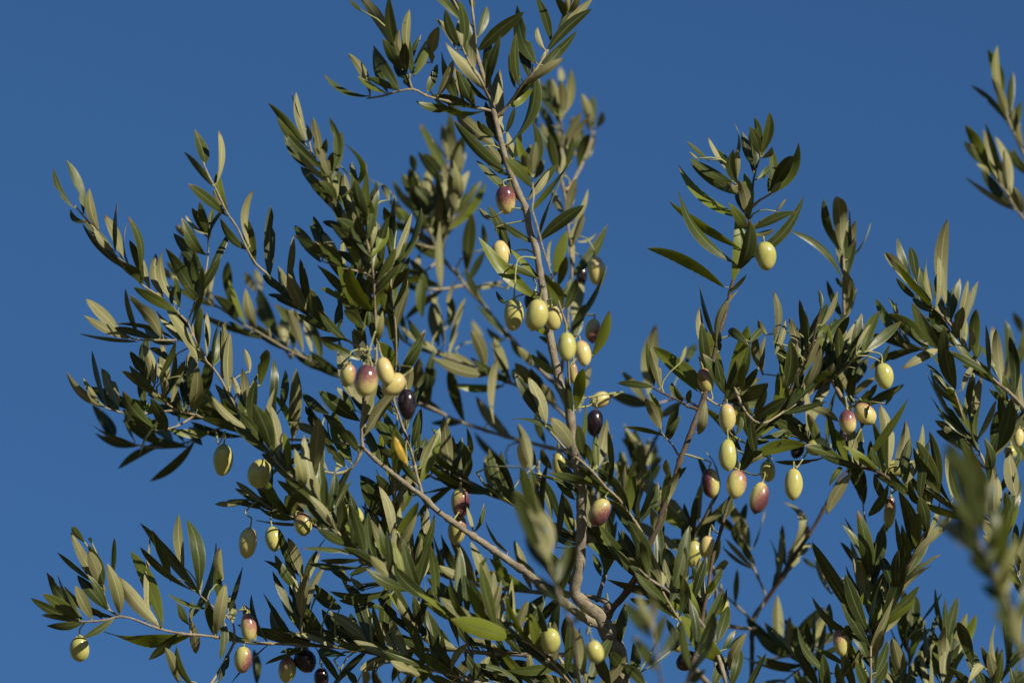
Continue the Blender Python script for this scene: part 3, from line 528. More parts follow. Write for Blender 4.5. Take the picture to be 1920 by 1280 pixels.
B 0 1.8 4.6 60 106 78 105 90 102 100 104 110 108 122 112 137 115 150 116 165 118 176 120 192 122 225 123 252 125 280 127 304 127 340 127 360 129 384 130 400 131 430 130 452 124
B 1 1.4 1.8 78 84 80 92 83 98 90 102
B -1 1.4 1.8 150 86 160 95 170 102 175 108 176 120
B 1 1.4 1.6 142 104 143 115
L 58 105 23 88 6 d .5; 62 105 35 69 10 t; 60 103 32 85 8 d; 68 103 56 79 9 u; 56 104 43 70 4 d; 62 107 31 101 4 d; 62 107 35 109 6 d; 77 96 58 71 8 t; 76 97 65 70 5 d; 77 83 66 53 9 u -.3; 76 75 53 39 7 u; 64 47 54 35 7 t; 77 68 66 48 9 t -.8; 69 47 67 43 3 d; 66 69 43 54 3 d; 81 75 60 59 5 u; 90 99 80 62 9 u -.5; 94 74 86 43 4 t -.4; 122 111 88 72 10 u .4; 122 106 98 53 10 t; 112 92 113 40 6 u; 128 76 114 37 7 d -.8; 150 86 105 32 10 d; 138 78 105 50 6 d; 150 84 138 76 3 u; 138 67 134 25 7 u .5; 148 75 140 29 10 d; 146 102 162 47 7 t -.3; 168 75 165 50 6 u; 152 78 150 66 4 u; 168 82 162 65 10 t; 162 114 169 77 9 u; 175 96 182 65 3 d; 174 106 172 86 6 u; 162 118 154 90 7 d; 154 99 126 85 3 t; 141 108 133 92 6 t; 142 108 144 90 3 u; 146 106 147 130 7 u; 164 112 165 134 6 t; 142 118 77 113 9 y .7; 185 18 161 18 5 u; 192 27 173 17 4 t; 76 104 70 96 6 d
O 60 126 7.5 10 0 g 0 63 107 | lone dark green shaded olive below the far left end of the lowest bough
O 186 110 6 10.5 -5 p -1 178 98 | mauve and cream olive just above the lowest bough
O 182 134.4 6.8 10 4 w -1 180 121 | purple-streaked cream olive just under the lowest bough
O 186 47 7 11.5 8 c 0 184 24 | tan olive hanging clear of leaves on the lower left
T 300 1160 3.125
B 0 2 2.6 26 44 31 38 36 30 40 23 44 15
B -1 1.8 2.6 127 17 140 23 155 27 165 31 180 35 192 38 215 40 240 40
L 11 38 3 17 6 u; 15 38 10 16 4 d; 42 38 41 20 4 d; 83 26 63 27 3 d; 97 26 112 22 5 d; 108 38 94 18 4 d; 131 26 106 16 5 t; 118 40 112 31 4 t; 150 40 138 25 7 u; 160 36 143 25 5 t; 58 40 56 18 5 d 0 26; 122 42 121 26 5 u 0 26; 135 42 128 28 6 d 0 20
L 146 44 152 30 4 d; 168 44 160 32 5 d; 176 44 168 30 5 d; 176 26 186 14 4 d; 88 22 72 20 3 d; 120 22 126 8 5 d
O 76 30 5.5 8 5 b 3 82 19 | dull green olive with brown flush beneath the lowest bough beside two black ones
O 87 25 6.5 7.5 -30 k 3 88 17 | black olive directly under the lowest bough, upper one of two
O 97 35 4.5 6 0 k 4 96 26 | black olive cut by the bottom edge under the lowest bough
T 900 1160 3.125
L 66 30 60 8 7 t 0 -4; 74 34 80 10 7 t 0 -3; 78 40 70 20 7 d 0 -5; 84 36 92 14 6 t 0 -3; 62 24 56 4 6 u 0 -3; 46 20 22 8 6 t; 52 27 17 31 6 t .6; 28 27 18 15 9 d; 12 36 3 24 5 t; 20 40 8 31 6 d; 5 40 3 23 3 u; 30 32 29 20 4 u; 52 20 52 -2 7 t; 40 40 30 30 6 d; 60 40 52 24 5 d; 84 40 78 20 6 d; 74 40 88 22 6 u; 70 40 62 30 5 u; 96 44 84 26 6 t
B -2 1.8 2.6 105 -26 112 -12 121 2 131 8 140 19 147 28 152 44
L 114 20 124 2 6 d; 148 28 120 -2 13 y .3; 140 40 150 22 6 t; 150 42 156 18 6 t; 152 30 160 8 6 d; 128 40 136 30 5 d; 160 44 172 20 4 t; 170 48 164 34 6 d
O 42 13 6 8 0 g -6 41 3 | pale green olive beside the trunk fork at the bottom
O 69 19.5 5.5 7 -15 g -12 64 9 | blurred bright yellow olive in front of the trunk at the bottom
O 124 25 5.8 7 55 k 0 132 22 | black olive under the big yellow-green leaf right of the trunk
O 119 15 4 5 0 p 4 118 6 | pink olive peeping above the black one right of the trunk
T 960 580 2.5
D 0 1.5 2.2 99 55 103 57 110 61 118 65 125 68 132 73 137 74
B 1 1.5 2 112 92 115 96 120 101 124 108
B 0 1.5 2 167 58 161 64 157 72 148 68 142 62
B -3 1.8 2.6 20 82 30 93 40 104 50 112 58 119 66 128 70 133 80 142 88 153 95 163 99 172
L 60 36 73 1 8 y -.7; 50 25 53 2 6 d 0 5; 27 20 15 13 6 y; 51 73 54 44 9 y; 60 70 59 42 8 u 0 10; 0 20 14 38 6 y; 37 49 13 33 5 y; 22 82 2 48 7 t; 27 85 12 50 9 u -.3; 47 107 28 81 12 u -.7; 45 106 0 82 4 t; 40 84 40 50 5 d; 56 110 49 86 10 t; 58 100 55 70 4 t .3; 66 116 71 82 8 u; 64 114 60 106 4 y; 104 58 79 55 5 t -.4; 107 56 101 22 6 t; 112 60 103 29 7 u; 133 60 106 28 10 y -.4; 145 64 120 35 8 t; 138 52 126 41 7 u; 125 42 131 27 3 u; 122 65 120 55 8 t; 128 66 122 57 8 d; 132 70 134 60 5 d; 112 88 100 66 9 u -.4; 110 78 103 62 7 t; 116 92 125 70 6 t -.3; 114 94 85 88 4 t -.5; 120 95 127 79 6 t
B 14 1.6 2 104 72 118 68 128 66 140 74
L 100 55 108 11 12 u 0 24; 95 65 82 46 6 d 0 20; 130 42 138 26 6 d 0 15; 104 72 70 63 12 d 0 12; 128 74 110 80 9 u 0 12
L 155 60 144 13 10 y .3; 156 62 143 33 8 t; 158 62 153 36 7 d; 160 62 177 12 11 y -.2; 163 62 178 25 7 d; 142 42 141 26 2 u; 152 25 149 15 3 u; 178 28 162 16 7 t; 163 30 156 16 4 t; 178 25 188 14 8 t; 162 70 192 55 10 d -.3; 165 70 190 68 11 d; 180 58 175 40 6 t; 157 100 141 72 5 y; 152 92 145 67 8 u; 176 100 190 75 9 y; 167 84 168 94 4 d; 184 76 191 60 10 t; 187 116 200 104 9 u; 178 102 193 99 4 t; 172 112 188 106 5 t; 185 45 183 20 6 u 0 8; 188 50 190 20 5 u 0 8; 192 20 185 8 4 u 0 10; 170 60 184 44 6 d; 148 60 140 48 6 d; 170 72 182 80 5 d
B 16 1.6 2.4 102 104 100 118 96 132 92 150 98 176
L 82 126 83 106 6 u 0 16; 88 126 91 114 5 u 0 16; 80 124 72 112 5 t 0 16; 97 120 88 92 6 d 0 16; 98 110 92 90 6 d 0 20; 106 115 103 96 6 u 0 20; 102 126 98 100 7 d 0 16; 110 122 112 110 5 u 0 16; 118 126 116 112 6 u 0 18; 75 115 76 93 4 u 0 12; 64 122 63 95 5 t; 140 128 139 110 4 d 0 20; 133 124 131 118 5 d 0 20; 92 100 84 85 4 u 0 25; 70 128 66 118 6 t; 124 128 126 118 5 d 0 12; 116 118 108 100 5 d 0 22; 92 118 96 96 5 u 0 22; 86 112 82 96 5 d 0 22; 30 30 20 20 7 d 0 10; 34 70 22 56 6 u 0 14; 24 64 14 44 7 d 0 14; 8 66 0 46 8 d 0 14; 16 78 6 60 7 u 0 14; 26 96 18 76 5 d 0 8; 30 120 22 104 6 d 0 8; 18 118 12 100 6 d 0 8; 40 122 30 108 5 u 0 8; 20 58 2 40 8 u 0 20; 12 44 4 28 8 u 0 25; 30 46 18 30 7 d 0 20; 60 118 55 100 5 d 0 6; 44 126 34 112 6 d 0 6
O 41 28 7 11 0 g -9 43 14 | pale green olive in front of the central stem touching a cream one on its right
O 53 33 6 10 -12 c -7 46 20 | cream olive on the central stem touching the pale green one on its left
O 46 48 3.5 8 0 p 2 44 36 | narrow pinkish olive glimpsed right of the central twig below the pale pair
O 61 16 6 9 5 w 8 60 4 | blurred maroon-topped olive behind a broad leaf right of the central bunch
O 66 68 6 8 70 c 8 56 66 | blurred yellow olive lying beside a large brownish leaf
O 62 85 6.5 10 5 k 6 58 72 | blurred black olive under the yellow one right of the central stem
O 9 109 5 10 -10 c 2 6 96 | pale yellow olive left of the central stem with blurred leaves before it
O 35 116 5 9 0 g 8 34 104 | dull green olive shaded behind the thin twig left of the stem
O 145 53 6 9.5 -15 b 0 150 64 | green olive with brownish top against the dark twig at the right leaf tuft
O 161 81 6.5 10.5 0 c -1 159 68 | cream olive with faint pink patch under the right leaf tuft
O 170 78 6 9 0 g 5 170 66 | dim green olive behind the cream one under the right leaf tuft
O 162 109 6.8 12 0 g -3 165 94 | bright lime green olive topmost of the right-hand bunch of four
T 960 880 2.5
B 8 2.4 4 152 20 145 35 137 48 134 62 130 78 128 92
B 10 2.6 3.6 147 58 149 67 152 80 153 95 152 115 152 135 154 160
B 14 2 3 154 88 156 90 165 99 175 108 181 114
B -4 2 4 95 74 103 82 113 88 122 95 130 102 137 108 142 115 150 128 156 144 162 165
L 108 80 87 38 10 t -.3; 92 57 76 28 8 t; 100 74 82 45 10 d .5; 93 80 72 58 7 t; 104 84 88 72 5 t; 113 88 117 62 8 u; 111 72 107 35 7 t -.5; 124 88 115 59 9 t -.3; 123 88 133 42 9 t -.3; 132 102 128 80 8 t; 122 92 116 78 6 t; 134 100 146 65 6 t -.3; 118 96 71 82 7 t; 126 61 93 38 8 u .5 4; 135 45 93 6 11 d -.3 2; 130 44 104 25 6 y 0 4; 79 52 70 38 5 u 0 8; 130 56 120 52 7 y 0 6; 126 107 105 101 7 y; 38 92 47 57 11 t .6; 32 60 38 15 6 t -.5 3; 38 20 30 5 6 t; 24 35 27 -5 5 d; 47 50 38 32 4 y; 48 56 28 46 4 t; 62 78 61 63 6 d 0 10; 66 50 57 42 5 t; 65 14 27 2 5 t; 58 20 15 3 5 t
L 82 14 80 -8 5 u 0 10; 92 18 90 -5 6 t 0 10; 100 20 97 0 6 u 0 10; 75 12 72 -6 5 t 0 8; 112 30 118 0 6 t 0 8; 120 25 125 2 6 d 0 8; 103 12 100 -5 7 d 0 12; 88 30 88 10 5 u 0 10; 104 45 104 28 6 u 0 10; 138 50 139 18 5 d 0 8; 130 40 129 25 4 d 0 8; 96 36 92 14 6 d 0 12; 110 48 116 28 6 d 0 12; 84 40 78 22 5 d 0 10
B 14 1.6 2.2 166 26 172 48 178 66 186 84 190 96 184 108 181 114
L 158 40 165 20 8 d 0 12; 172 50 160 25 7 d 0 12; 180 60 172 35 6 u 0 12; 168 45 176 25 5 d 0 12; 186 76 160 52 4 d 0 14; 185 68 170 50 5 d 0 14; 175 75 158 58 3 d 0 14; 187 55 190 30 3 d 0 14; 167 100 169 74 4 d 0 14; 152 75 162 69 6 u 0 10; 155 78 162 70 6 d 0 10; 143 92 151 82 6 y 0 8; 158 128 162 102 8 t; 152 120 147 113 7 d; 165 130 168 120 5 d; 170 128 175 123 4 t; 146 118 138 108 5 d; 145 100 142 93 5 d 0 6; 176 62 168 40 6 d 0 14; 164 50 150 34 6 d 0 14
L 5 120 0 82 4 u; 6 118 12 98 6 u; 18 112 25 98 7 t; 36 128 36 100 10 t; 78 125 85 100 5 d; 80 128 78 112 8 y; 85 128 80 115 7 d; 120 128 116 112 6 d; 110 128 107 120 6 t; 10 128 14 110 6 d; 24 124 20 106 6 d; 92 120 86 100 6 d; 98 108 88 96 6 d
O 66 32 7.8 11 25 w -3 70 20 | dusky olive with pink right half beside the thick main stem
O 146 58 6 8.5 12 c 5 152 46 | cream olive right of a dark twig below the right-hand bunch
O 136 63 6 10 8 g 8 139 52 | dim green olive behind the dark twig below the right-hand bunch
O 158 102 4.5 8.5 -5 g 10 156 91 | small yellow-green olive low between the right stems
O 71 106 4 4.5 0 k 6 72 100 | tiny dark olive in the crook of the trunk fork
O 20 8 4 6 0 w 8 18 0 | small dark purple olive left of the main stem among shaded leaves
O 149 10 7 11 -4 e -2 148 -6 | yellow-green olive with dark purple left edge in the right-hand bunch of four
O 168 11 7.5 11 10 p -2 166 -2 | shaded green olive with pink right edge in the middle of the right-hand bunch
O 185 21 7 12 14 w -3 182 4 | wine-purple ripening olive lowest in the right-hand bunch of four
T 1440 700 2.5
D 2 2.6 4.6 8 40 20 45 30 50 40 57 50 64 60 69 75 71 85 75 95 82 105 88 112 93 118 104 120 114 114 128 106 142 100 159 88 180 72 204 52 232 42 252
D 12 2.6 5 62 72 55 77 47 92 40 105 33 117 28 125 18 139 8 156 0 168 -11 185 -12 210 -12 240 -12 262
B 1 2 2.6 140 14 147 35 152 45 155 52 160 62 164 72 168 92 172 116 186 150 205 190
B 4 1.6 2 184 40 175 55 168 65 164 72
B 0 1.6 2 128 92 138 98 148 104 157 108 168 113 172 116
B 3 1.5 2.4 71 96 72 105 75 124 76 154 77 184 77 214 77 244
L 0 52 33 38 7 t; 0 64 29 53 9 y; 45 62 5 66 4 t; 10 30 44 21 5 t; 29 40 47 0 8 u; 10 16 30 2 6 d; 24 20 36 0 5 u; 5 15 12 0 8 d; 35 30 53 36 6 d; 48 48 57 3 4 t; 52 22 50 0 6 t; 63 22 66 0 9 d; 68 15 81 3 5 u; 72 22 82 8 6 t; 88 24 94 10 4 t; 70 42 77 22 5 d; 69 66 61 33 7 u; 72 98 64 60 9 d -.3; 61 83 44 106 8 d -.6; 73 66 69 40 7 t; 76 72 77 50 4 d; 77 54 105 19 6 t -.3; 92 64 84 23 9 u; 94 64 92 35 5 d; 86 66 77 55 7 d; 100 66 103 35 8 u; 103 70 107 48 6 t; 108 76 116 38 6 u 0 5; 130 93 109 55 9 d .3; 128 84 111 50 8 t -.5; 130 84 121 43 6 t -.5; 132 96 98 76 8 t; 97 92 84 72 6 t; 146 60 125 35 8 d; 146 64 126 43 9 d -.8
L 104 131 98 88 11 d; 120 120 113 92 10 d; 111 113 103 95 5 t; 88 88 75 107 9 d; 126 104 117 128 4 u; 157 111 116 97 4 y .4; 150 46 119 0 6 t .5; 150 50 122 17 5 t; 146 28 137 19 3 d; 156 35 154 0 5 d; 156 40 160 2 7 u; 157 50 171 20 5 d; 174 24 165 0 5 t; 172 56 183 18 11 d -.6; 186 38 187 0 7 u; 191 30 190 0 5 u; 192 70 181 40 6 t; 186 92 180 58 10 d; 140 93 134 60 4 u .8; 182 110 190 80 8 d; 185 118 188 100 5 y; 6 128 10 96 5 u 0 14; 62 66 50 52 7 d; 78 82 90 98 6 d; 54 74 46 84 5 d; 66 84 58 64 6 d; 30 44 18 32 6 d; 40 50 34 36 5 d; 22 40 10 52 6 d; 116 98 106 80 6 d; 170 70 162 48 6 d; 176 84 166 60 6 d; 188 110 178 88 6 d; 190 130 186 112 5 t
O 73 30 7.5 9.5 -40 p 1 70 20 | yellow olive with pink cap, right one of two side by side on the far right
O 60 36 6.5 9 -5 v 0 62 24 | cream olive with rosy top left of the pink-capped yellow one on the far right
O 37 55 7 8.5 80 g 2 47 58 | glossy lime olive lying behind a thin twig right of the bunch of four
O 22 57 5 7 20 k 3 26 48 | dark purple-red olive half hidden by a green leaf right of the bunch
O 95 71 6.5 12 75 g 4 82 70 | long dull olive lying sideways across the right branch
O 19 83 7 12 2 g -1 22 70 | smooth pale green olive hanging freely right of the bunch of four
O 0 73 6 8 0 g 5 2 64 | dark green shaded olive behind the right-hand bunch
O 91 104 4.5 12 5 b 4 93 90 | brown olive hidden behind a long dark leaf under the right branch
O 188 48 4 7 5 c 3 186 40 | small cream olive near the right edge of the picture
O 182 59 5 5 0 g 8 180 50 | small green olive behind a dark leaf near the right edge
O 58 52 5 7 0 k 4 60 44 | very dark olive in shade under the rosy-topped one
T 1440 960 2.5
B 12 1.6 2 -4 95 0 97 12 105 24 113 34 124 45 150
B 10 1.6 2 4 134 10 128 24 117 30 112
L 73 54 67 -2 10 t; 77 58 81 21 11 d; 91 57 84 32 7 d -.5; 94 55 98 28 7 d; 84 86 102 33 9 t -.5; 95 62 106 40 6 d; 73 92 33 22 11 d -.3; 72 90 58 46 9 t; 60 66 55 48 4 u; 86 88 80 52 10 d; 80 92 85 76 3 u; 79 108 86 88 7 u; 66 90 33 63 5 d .6; 58 62 62 22 6 u 0 15; 48 62 36 30 4 u 0 15; 58 42 54 22 4 d 0 20; 38 42 26 34 3 d 0 20; 78 116 67 95 9 d; 97 124 93 94 10 u; 100 120 99 101 4 d; 34 116 12 80 9 d; 38 114 22 85 5 t; 34 106 29 82 5 d; 36 104 35 73 4 d; 37 130 24 106 10 d; 43 132 41 106 11 d; 58 115 35 102 4 d; 52 124 55 117 5 y; 48 92 46 68 5 d 0 5
B 6 1.8 2.6 104 82 104 96 106 112 104 130 98 150 88 180
B 6 1.8 2.6 138 90 136 106 132 122 126 140 118 156 98 180
B 6 1.8 2.4 182 108 176 124 166 140 150 156 118 180
L 87 120 92 80 8 d; 108 90 95 70 4 d; 106 90 101 57 7 d; 116 98 110 62 10 d; 118 88 131 60 3 d; 122 90 128 76 4 d; 114 100 113 84 4 t; 101 125 122 92 12 t -.7; 117 97 122 87 5 u; 128 124 123 88 10 t; 131 128 133 93 8 u; 131 94 142 63 7 t; 140 118 140 80 10 d; 154 116 143 82 9 d; 155 126 145 96 10 t -.5; 136 128 144 98 5 t; 162 122 160 100 3 d; 168 126 165 104 12 d; 178 128 176 102 5 d; 180 116 183 95 4 d; 192 112 182 104 4 d; 190 128 182 116 6 d; 150 128 162 115 6 d; 112 114 125 118 3 d; 192 68 184 52 7 d; 188 100 192 65 3 u; 192 40 186 30 5 t; 108 130 98 112 7 d; 118 132 110 114 7 d; 68 130 60 108 7 d; 60 132 52 112 6 d; 30 134 20 118 6 d; 90 132 84 112 6 u; 148 134 136 116 7 d; 172 134 160 120 6 d; 184 134 190 118 5 d
O 55 97 6.5 11 -3 b 2 50 86 | olive with small lit patch hanging low in the shaded bottom right leaves
O 176 51 6.5 10 5 g -44 172 38 | strongly blurred olive in the foreground spray at the right edge
B -46 2.2 4 150 -24 155 5 160 28 167 42 176 60 184 80 190 100 196 125 206 150
L 157 10 138 -40 9 t 0 -46; 160 28 140 2 8 t 0 -46; 174 56 150 34 8 t 0 -46; 182 74 160 54 8 t 0 -46; 190 96 168 74 8 t 0 -46; 176 60 188 20 8 u 0 -46; 168 44 180 10 9 t 0 -46; 158 14 170 -24 9 t 0 -46; 186 84 196 50 8 d 0 -46; 192 108 176 84 8 t 0 -46; 152 -10 150 -50 9 t 0 -46; 150 -16 132 -44 8 t 0 -46; 160 35 125 5 12 u 0 -46; 178 42 172 -10 11 t 0 -46; 162 48 148 22 9 d 0 -46; 178 68 164 40 9 d 0 -46; 184 90 170 62 9 d 0 -46; 186 86 180 58 8 t 0 -46; 148 -14 134 -52 13 d 0 -46; 160 10 150 -34 13 t 0 -46; 172 10 156 -38 12 t 0 -46; 168 -14 165 -30 10 d 0 -46; 154 4 146 -18 8 t 0 -46; 150 20 130 -8 9 d 0 -46; 190 104 184 70 7 u 0 -46; 164 30 170 -4 8 t 0 -46; 156 14 140 -10 9 t 0 -46
T 960 880 2.5
B -32 2 3.2 28 72 30 78 36 95 43 112 46 128 48 144 52 165
L 18 55 2 15 9 t 0 -32; 20 35 8 -5 8 t 0 -32; 30 78 8 28 9 t -.5 -32; 26 64 12 30 8 u 0 -32; 34 90 20 56 7 t 0 -32; 34 84 44 52 6 t 0 -32; 32 78 10 45 10 d 0 -32; 38 100 20 80 8 d 0 -32; 25 60 22 30 6 u 0 -32; 42 108 40 92 4 y 0 -32; 14 0 4 -35 7 u 0 -32; 24 52 12 10 8 u 0 -20; 44 116 56 100 6 u 0 -16
B -32 1.8 2.4 104 92 105 105 106 118 108 135 112 160
L 105 120 94 92 7 u 0 -32; 107 112 104 93 5 u 0 -32; 100 125 85 100 9 t 0 -32; 107 150 92 124 7 u 0 -32; 104 152 90 126 8 t 0 -32; 108 132 116 108 6 t 0 -32; 112 140 122 118 6 d 0 -32
'''
# ------------------------------------------------------------ read the survey of the tree
# T x y s : origin and step of a patch of the survey
# B (D: dark bark with shade in its colour) depth r0 r1 points... : a branch from its tip to its root
# L base, tip, width, face seen, sideways bend, depth : leaves
# O centre, radii, tilt, ripeness, depth, stalk end | description : olives
branches, leaves, olives = [], [], []
ox = oy = 0.0
sc = 1.0
for line in DATA.strip().split('\n'):
    k = line[0]
    body = line[2:]
    if k == 'T':
        a = body.split()
        ox, oy, sc = float(a[0]), float(a[1]), float(a[2])
    elif k in 'BD':
        a = [float(x) for x in body.split()]
        pts = [(ox + a[i] * sc, oy + a[i + 1] * sc) for i in range(3, len(a) - 1, 2)]
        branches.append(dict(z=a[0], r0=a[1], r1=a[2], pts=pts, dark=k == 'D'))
    elif k == 'L':
        for e in body.split(';'):
            a = e.split()
            if len(a) < 6:
                continue
            bx, by, tx, ty, w = (float(x) for x in a[:5])
            w *= 1.10
            w = min(w, 0.27 * math.hypot(tx - bx, ty - by) + 1.6)
            leaves.append(dict(b=(ox + bx * sc, oy + by * sc), t=(ox + tx * sc, oy + ty * sc), w=w * sc, k=a[5],
                               c=float(a[6]) if len(a) > 6 else 0.0, z=float(a[7]) if len(a) > 7 else None))
    elif k == 'O':
        a, lab = body.split('|')
        a = a.split()
        olives.append(dict(c=(ox + float(a[0]) * sc, oy + float(a[1]) * sc), rx=float(a[2]) * sc, ry=float(a[3]) * sc,
                           tilt=float(a[4]), col=a[5], z=float(a[6]), s=(ox + float(a[7]) * sc, oy + float(a[8]) * sc),
                           label=lab.strip()))


# ------------------------------------------------------------ lay out the branches
def densify(pts, z, step=9.0):
    """smooth polyline of (px, py, zcm)"""
    P = [np.array((x, y, z), float) for x, y in pts]
    if len(P) == 2:
        P = [P[0], (P[0] + P[1]) / 2, P[1]]
    out = []
    for i in range(len(P) - 1):
        p0 = P[max(i - 1, 0)]
        p1, p2 = P[i], P[i + 1]
        p3 = P[min(i + 2, len(P) - 1)]
        n = max(1, int(np.linalg.norm((p2 - p1)[:2]) / step))
        for j in range(n):
            t = j / n
            out.append(0.5 * ((2 * p1) + (-p0 + p2) * t + (2 * p0 - 5 * p1 + 4 * p2 - p3) * t * t
                              + (-p0 + 3 * p1 - 3 * p2 + p3) * t ** 3))
    out.append(P[-1])
    return np.array(out)


for b in branches:
    b['P'] = densify(b['pts'], b['z'])
    ph = R.uniform(0, 6.28)
    L = np.linalg.norm(b['P'][-1, :2] - b['P'][0, :2]) + 1
    tt = np.linspace(0, 1, len(b['P']))
    b['P'][:, 2] += np.sin(tt * 5 + ph) * min(2.0, L / 120.0)       # boughs sway a little in depth


def near(P, q, zw=1.5):
    d = np.hypot(P[:, 0] - q[0], P[:, 1] - q[1]) + zw * np.abs(P[:, 2] - q[2])
    i = int(np.argmin(d))
    return i, float(d[i])


done = [branches[0]]
todo = branches[1:]
branches[0]['parent'] = None
while todo:
    best = None
    for b in todo:
        for a in done:
            i, d = near(a['P'], b['P'][-1], 1.2)
            if best is None or d < best[0]:
                best = (d, b, a, i)
    d, b, a, i = best
    tgt = a['P'][i].copy()
    root = b['P'][-1].copy()
    gap = math.hypot(*(tgt - root)[:2])
    if gap > 5:
        prev = b['P'][max(0, len(b['P']) - 5)]
        dirv = (root - prev)
        dirv = dirv / (np.linalg.norm(dirv[:2]) + 1e-6) * gap * 0.5
        n = max(2, int(gap / 9))
        ext = []
        for j in range(1, n + 1):
            t = j / n
            ext.append((1 - t) ** 2 * root + 2 * t * (1 - t) * (root + dirv) + t * t * tgt)
        b['P'] = np.vstack([b['P'], np.array(ext)])
    else:
        b['P'] = np.vstack([b['P'], tgt[None]])
    P = b['P']
    seg = np.r_[0, np.cumsum(np.hypot(np.diff(P[:, 0]), np.diff(P[:, 1])))]
    fade = min(0.6 * seg[-1], 160.0)
    w = np.clip((seg - (seg[-1] - fade)) / (fade + 1e-6), 0, 1)
    w = w * w * (3 - 2 * w)
    P[:, 2] = P[:, 2] * (1 - w) + tgt[2] * w
    b['parent'] = a
    if gap > 60:
        print('GAP', round(gap), 'z', b['z'], [int(v) for v in root], '->', [int(v) for v in tgt])
    done.append(b)
    todo = [x for x in todo if x is not b]


def tube(pts, rad, sides, jitter=0.0, cap0=True):
    """ring mesh round a list of points; returns verts, faces"""
    n = len(pts)
    vs_, fs = [], []
    tprev = None
    up = Vector((0.3, -0.8, 0.5)).normalized()
    for i in range(n):
        t = (pts[min(i + 1, n - 1)] - pts[max(i - 1, 0)])
        if t.length < 1e-9:
            t = tprev or Vector((0, 0, 1))
        t = t.normalized()
        tprev = t
        s = t.cross(up)
        if s.length < 1e-4:
            s = t.orthogonal()
        s.normalize()
        up = s.cross(t).normalized()
        for k in range(sides):
            a = 2 * math.pi * k / sides
            r = rad[i] * (1 + R.uniform(-jitter, jitter))
            vs_.append(pts[i] + (s * math.cos(a) + up * math.sin(a)) * r)
    for i in range(n - 1):
        for k in range(sides):
            k2 = (k + 1) % sides
            fs.append((i * sides + k, (i + 1) * sides + k, (i + 1) * sides + k2, i * sides + k2))
    fs.append(tuple(range(sides)))
    fs.append(tuple((n - 1) * sides + k for k in reversed(range(sides))))
    return vs_, fs


# ------------------------------------------------------------ the tree
base_w = to_world(cam_pt(1165, 1300, 3.0))
tree = bpy.data.objects.new('olive_tree', None)
col.objects.link(tree)
tree.location = (base_w.x + 0.18, base_w.y + 0.15, 0.0)
tree['label'] = 'olive tree with grey-green leaves and ripening olives against deep blue sky'
tree['category'] = 'tree'
ROOT = Vector(tree.location)


def mesh_obj(name, vs_, fs, origin, parent, parent_w, mats, midx=None, smooth=True):
    me = bpy.data.meshes.new(name)
    me.from_pydata([v - origin for v in vs_], [], fs)
    if smooth:
        me.polygons.foreach_set('use_smooth', [True] * len(me.polygons))
    o = link(name, me, parent, mats)
    if midx is not None:
        me.polygons.foreach_set('material_index', midx)
    o.location = origin - parent_w
    return o


# trunk: from the fork in the picture down to the ground, outside the frame
tp = branches[0]
tw = [to_world(cam_pt(*p)) for p in tp['P']]
last = tw[-1]
down = [last]
for (dx, dy, z, r) in ((0.02, 0.02, 0.88, 0), (0.05, 0.04, 0.72, 0), (0.10, 0.09, 0.5, 0), (0.16, 0.14, 0.25, 0), (0.19, 0.16, 0.1, 0), (0.18, 0.15, -0.02, 0)):
    down.append(Vector((last.x + dx, last.y + dy, last.z * z - 0.06)))
full = tw[:]
for a_, b_ in zip(down[:-1], down[1:]):
    for j in range(1, 7):
        full.append(a_.lerp(b_, j / 6.0))
rads = []
n0 = len(tw)
for i in range(len(full)):
    if i < n0:
        t = i / max(1, n0 - 1)
        k = min(1.0, max(0.0, (t - 0.86) / 0.14))
        rads.append(1.1 * (4.0 + 6.5 * t + 6.0 * k * k * (3 - 2 * k)) * PXM)
    else:
        t = (i - n0 + 1) / (len(full) - n0)
        rads.append(rads[n0 - 1] + 0.085 * t + (0.09 * (max(0, t - 0.85) / 0.15) ** 2))
rads = [r * (1 + 0.06 * math.sin(i * 1.7) + R.uniform(-.03, .03)) for i, r in enumerate(rads)]
v_, f_ = tube(full, rads, 16, 0.075)
tp['obj'] = mesh_obj('trunk', v_, f_, full[-1], tree, ROOT, [BARK])
tp['origin'] = full[-1]

for b in branches[1:]:
    W = [to_world(cam_pt(*p)) for p in b['P']]
    n = len(W)
    ph = R.uniform(0, 9)
    rr = []
    node = R.uniform(4.0, 6.5)
    for i in range(n):
        t = i / (n - 1)
        r = b['r0'] + (b['r1'] - b['r0']) * t
        r *= 1 + 0.06 * math.sin(i * 0.9 + ph) + R.uniform(-0.07, 0.07)
        if (i + ph) % node < 1.0:
            r *= 1.28                                        # leaf nodes swell
        if i < 2:
            r *= 0.55 + 0.25 * i
        if n - i < 5:
            r *= 1 + 0.09 * (5 - (n - i))                     # collar where it joins
        rr.append(r * 1.08 * PXM)
    thick = b['r1'] >= 3.0
    v_, f_ = tube(W, rr, 10 if thick else 7, 0.09)
    b['origin'] = W[-1]
    b['obj'] = mesh_obj('branch' if thick else 'twig', v_, f_, W[-1], tree, ROOT,
                        [SHADED_DARK_BARK if b['dark'] else BARK if b['r1'] >= 3.2 else TWIG])

ALL = np.vstack([np.c_[b['P'], np.full(len(b['P']), i)] for i, b in enumerate(branches)])

# ------------------------------------------------------------ leaves
SEG = 13
CROSS = (-1.0, -0.55, 0.0, 0.55, 1.0)


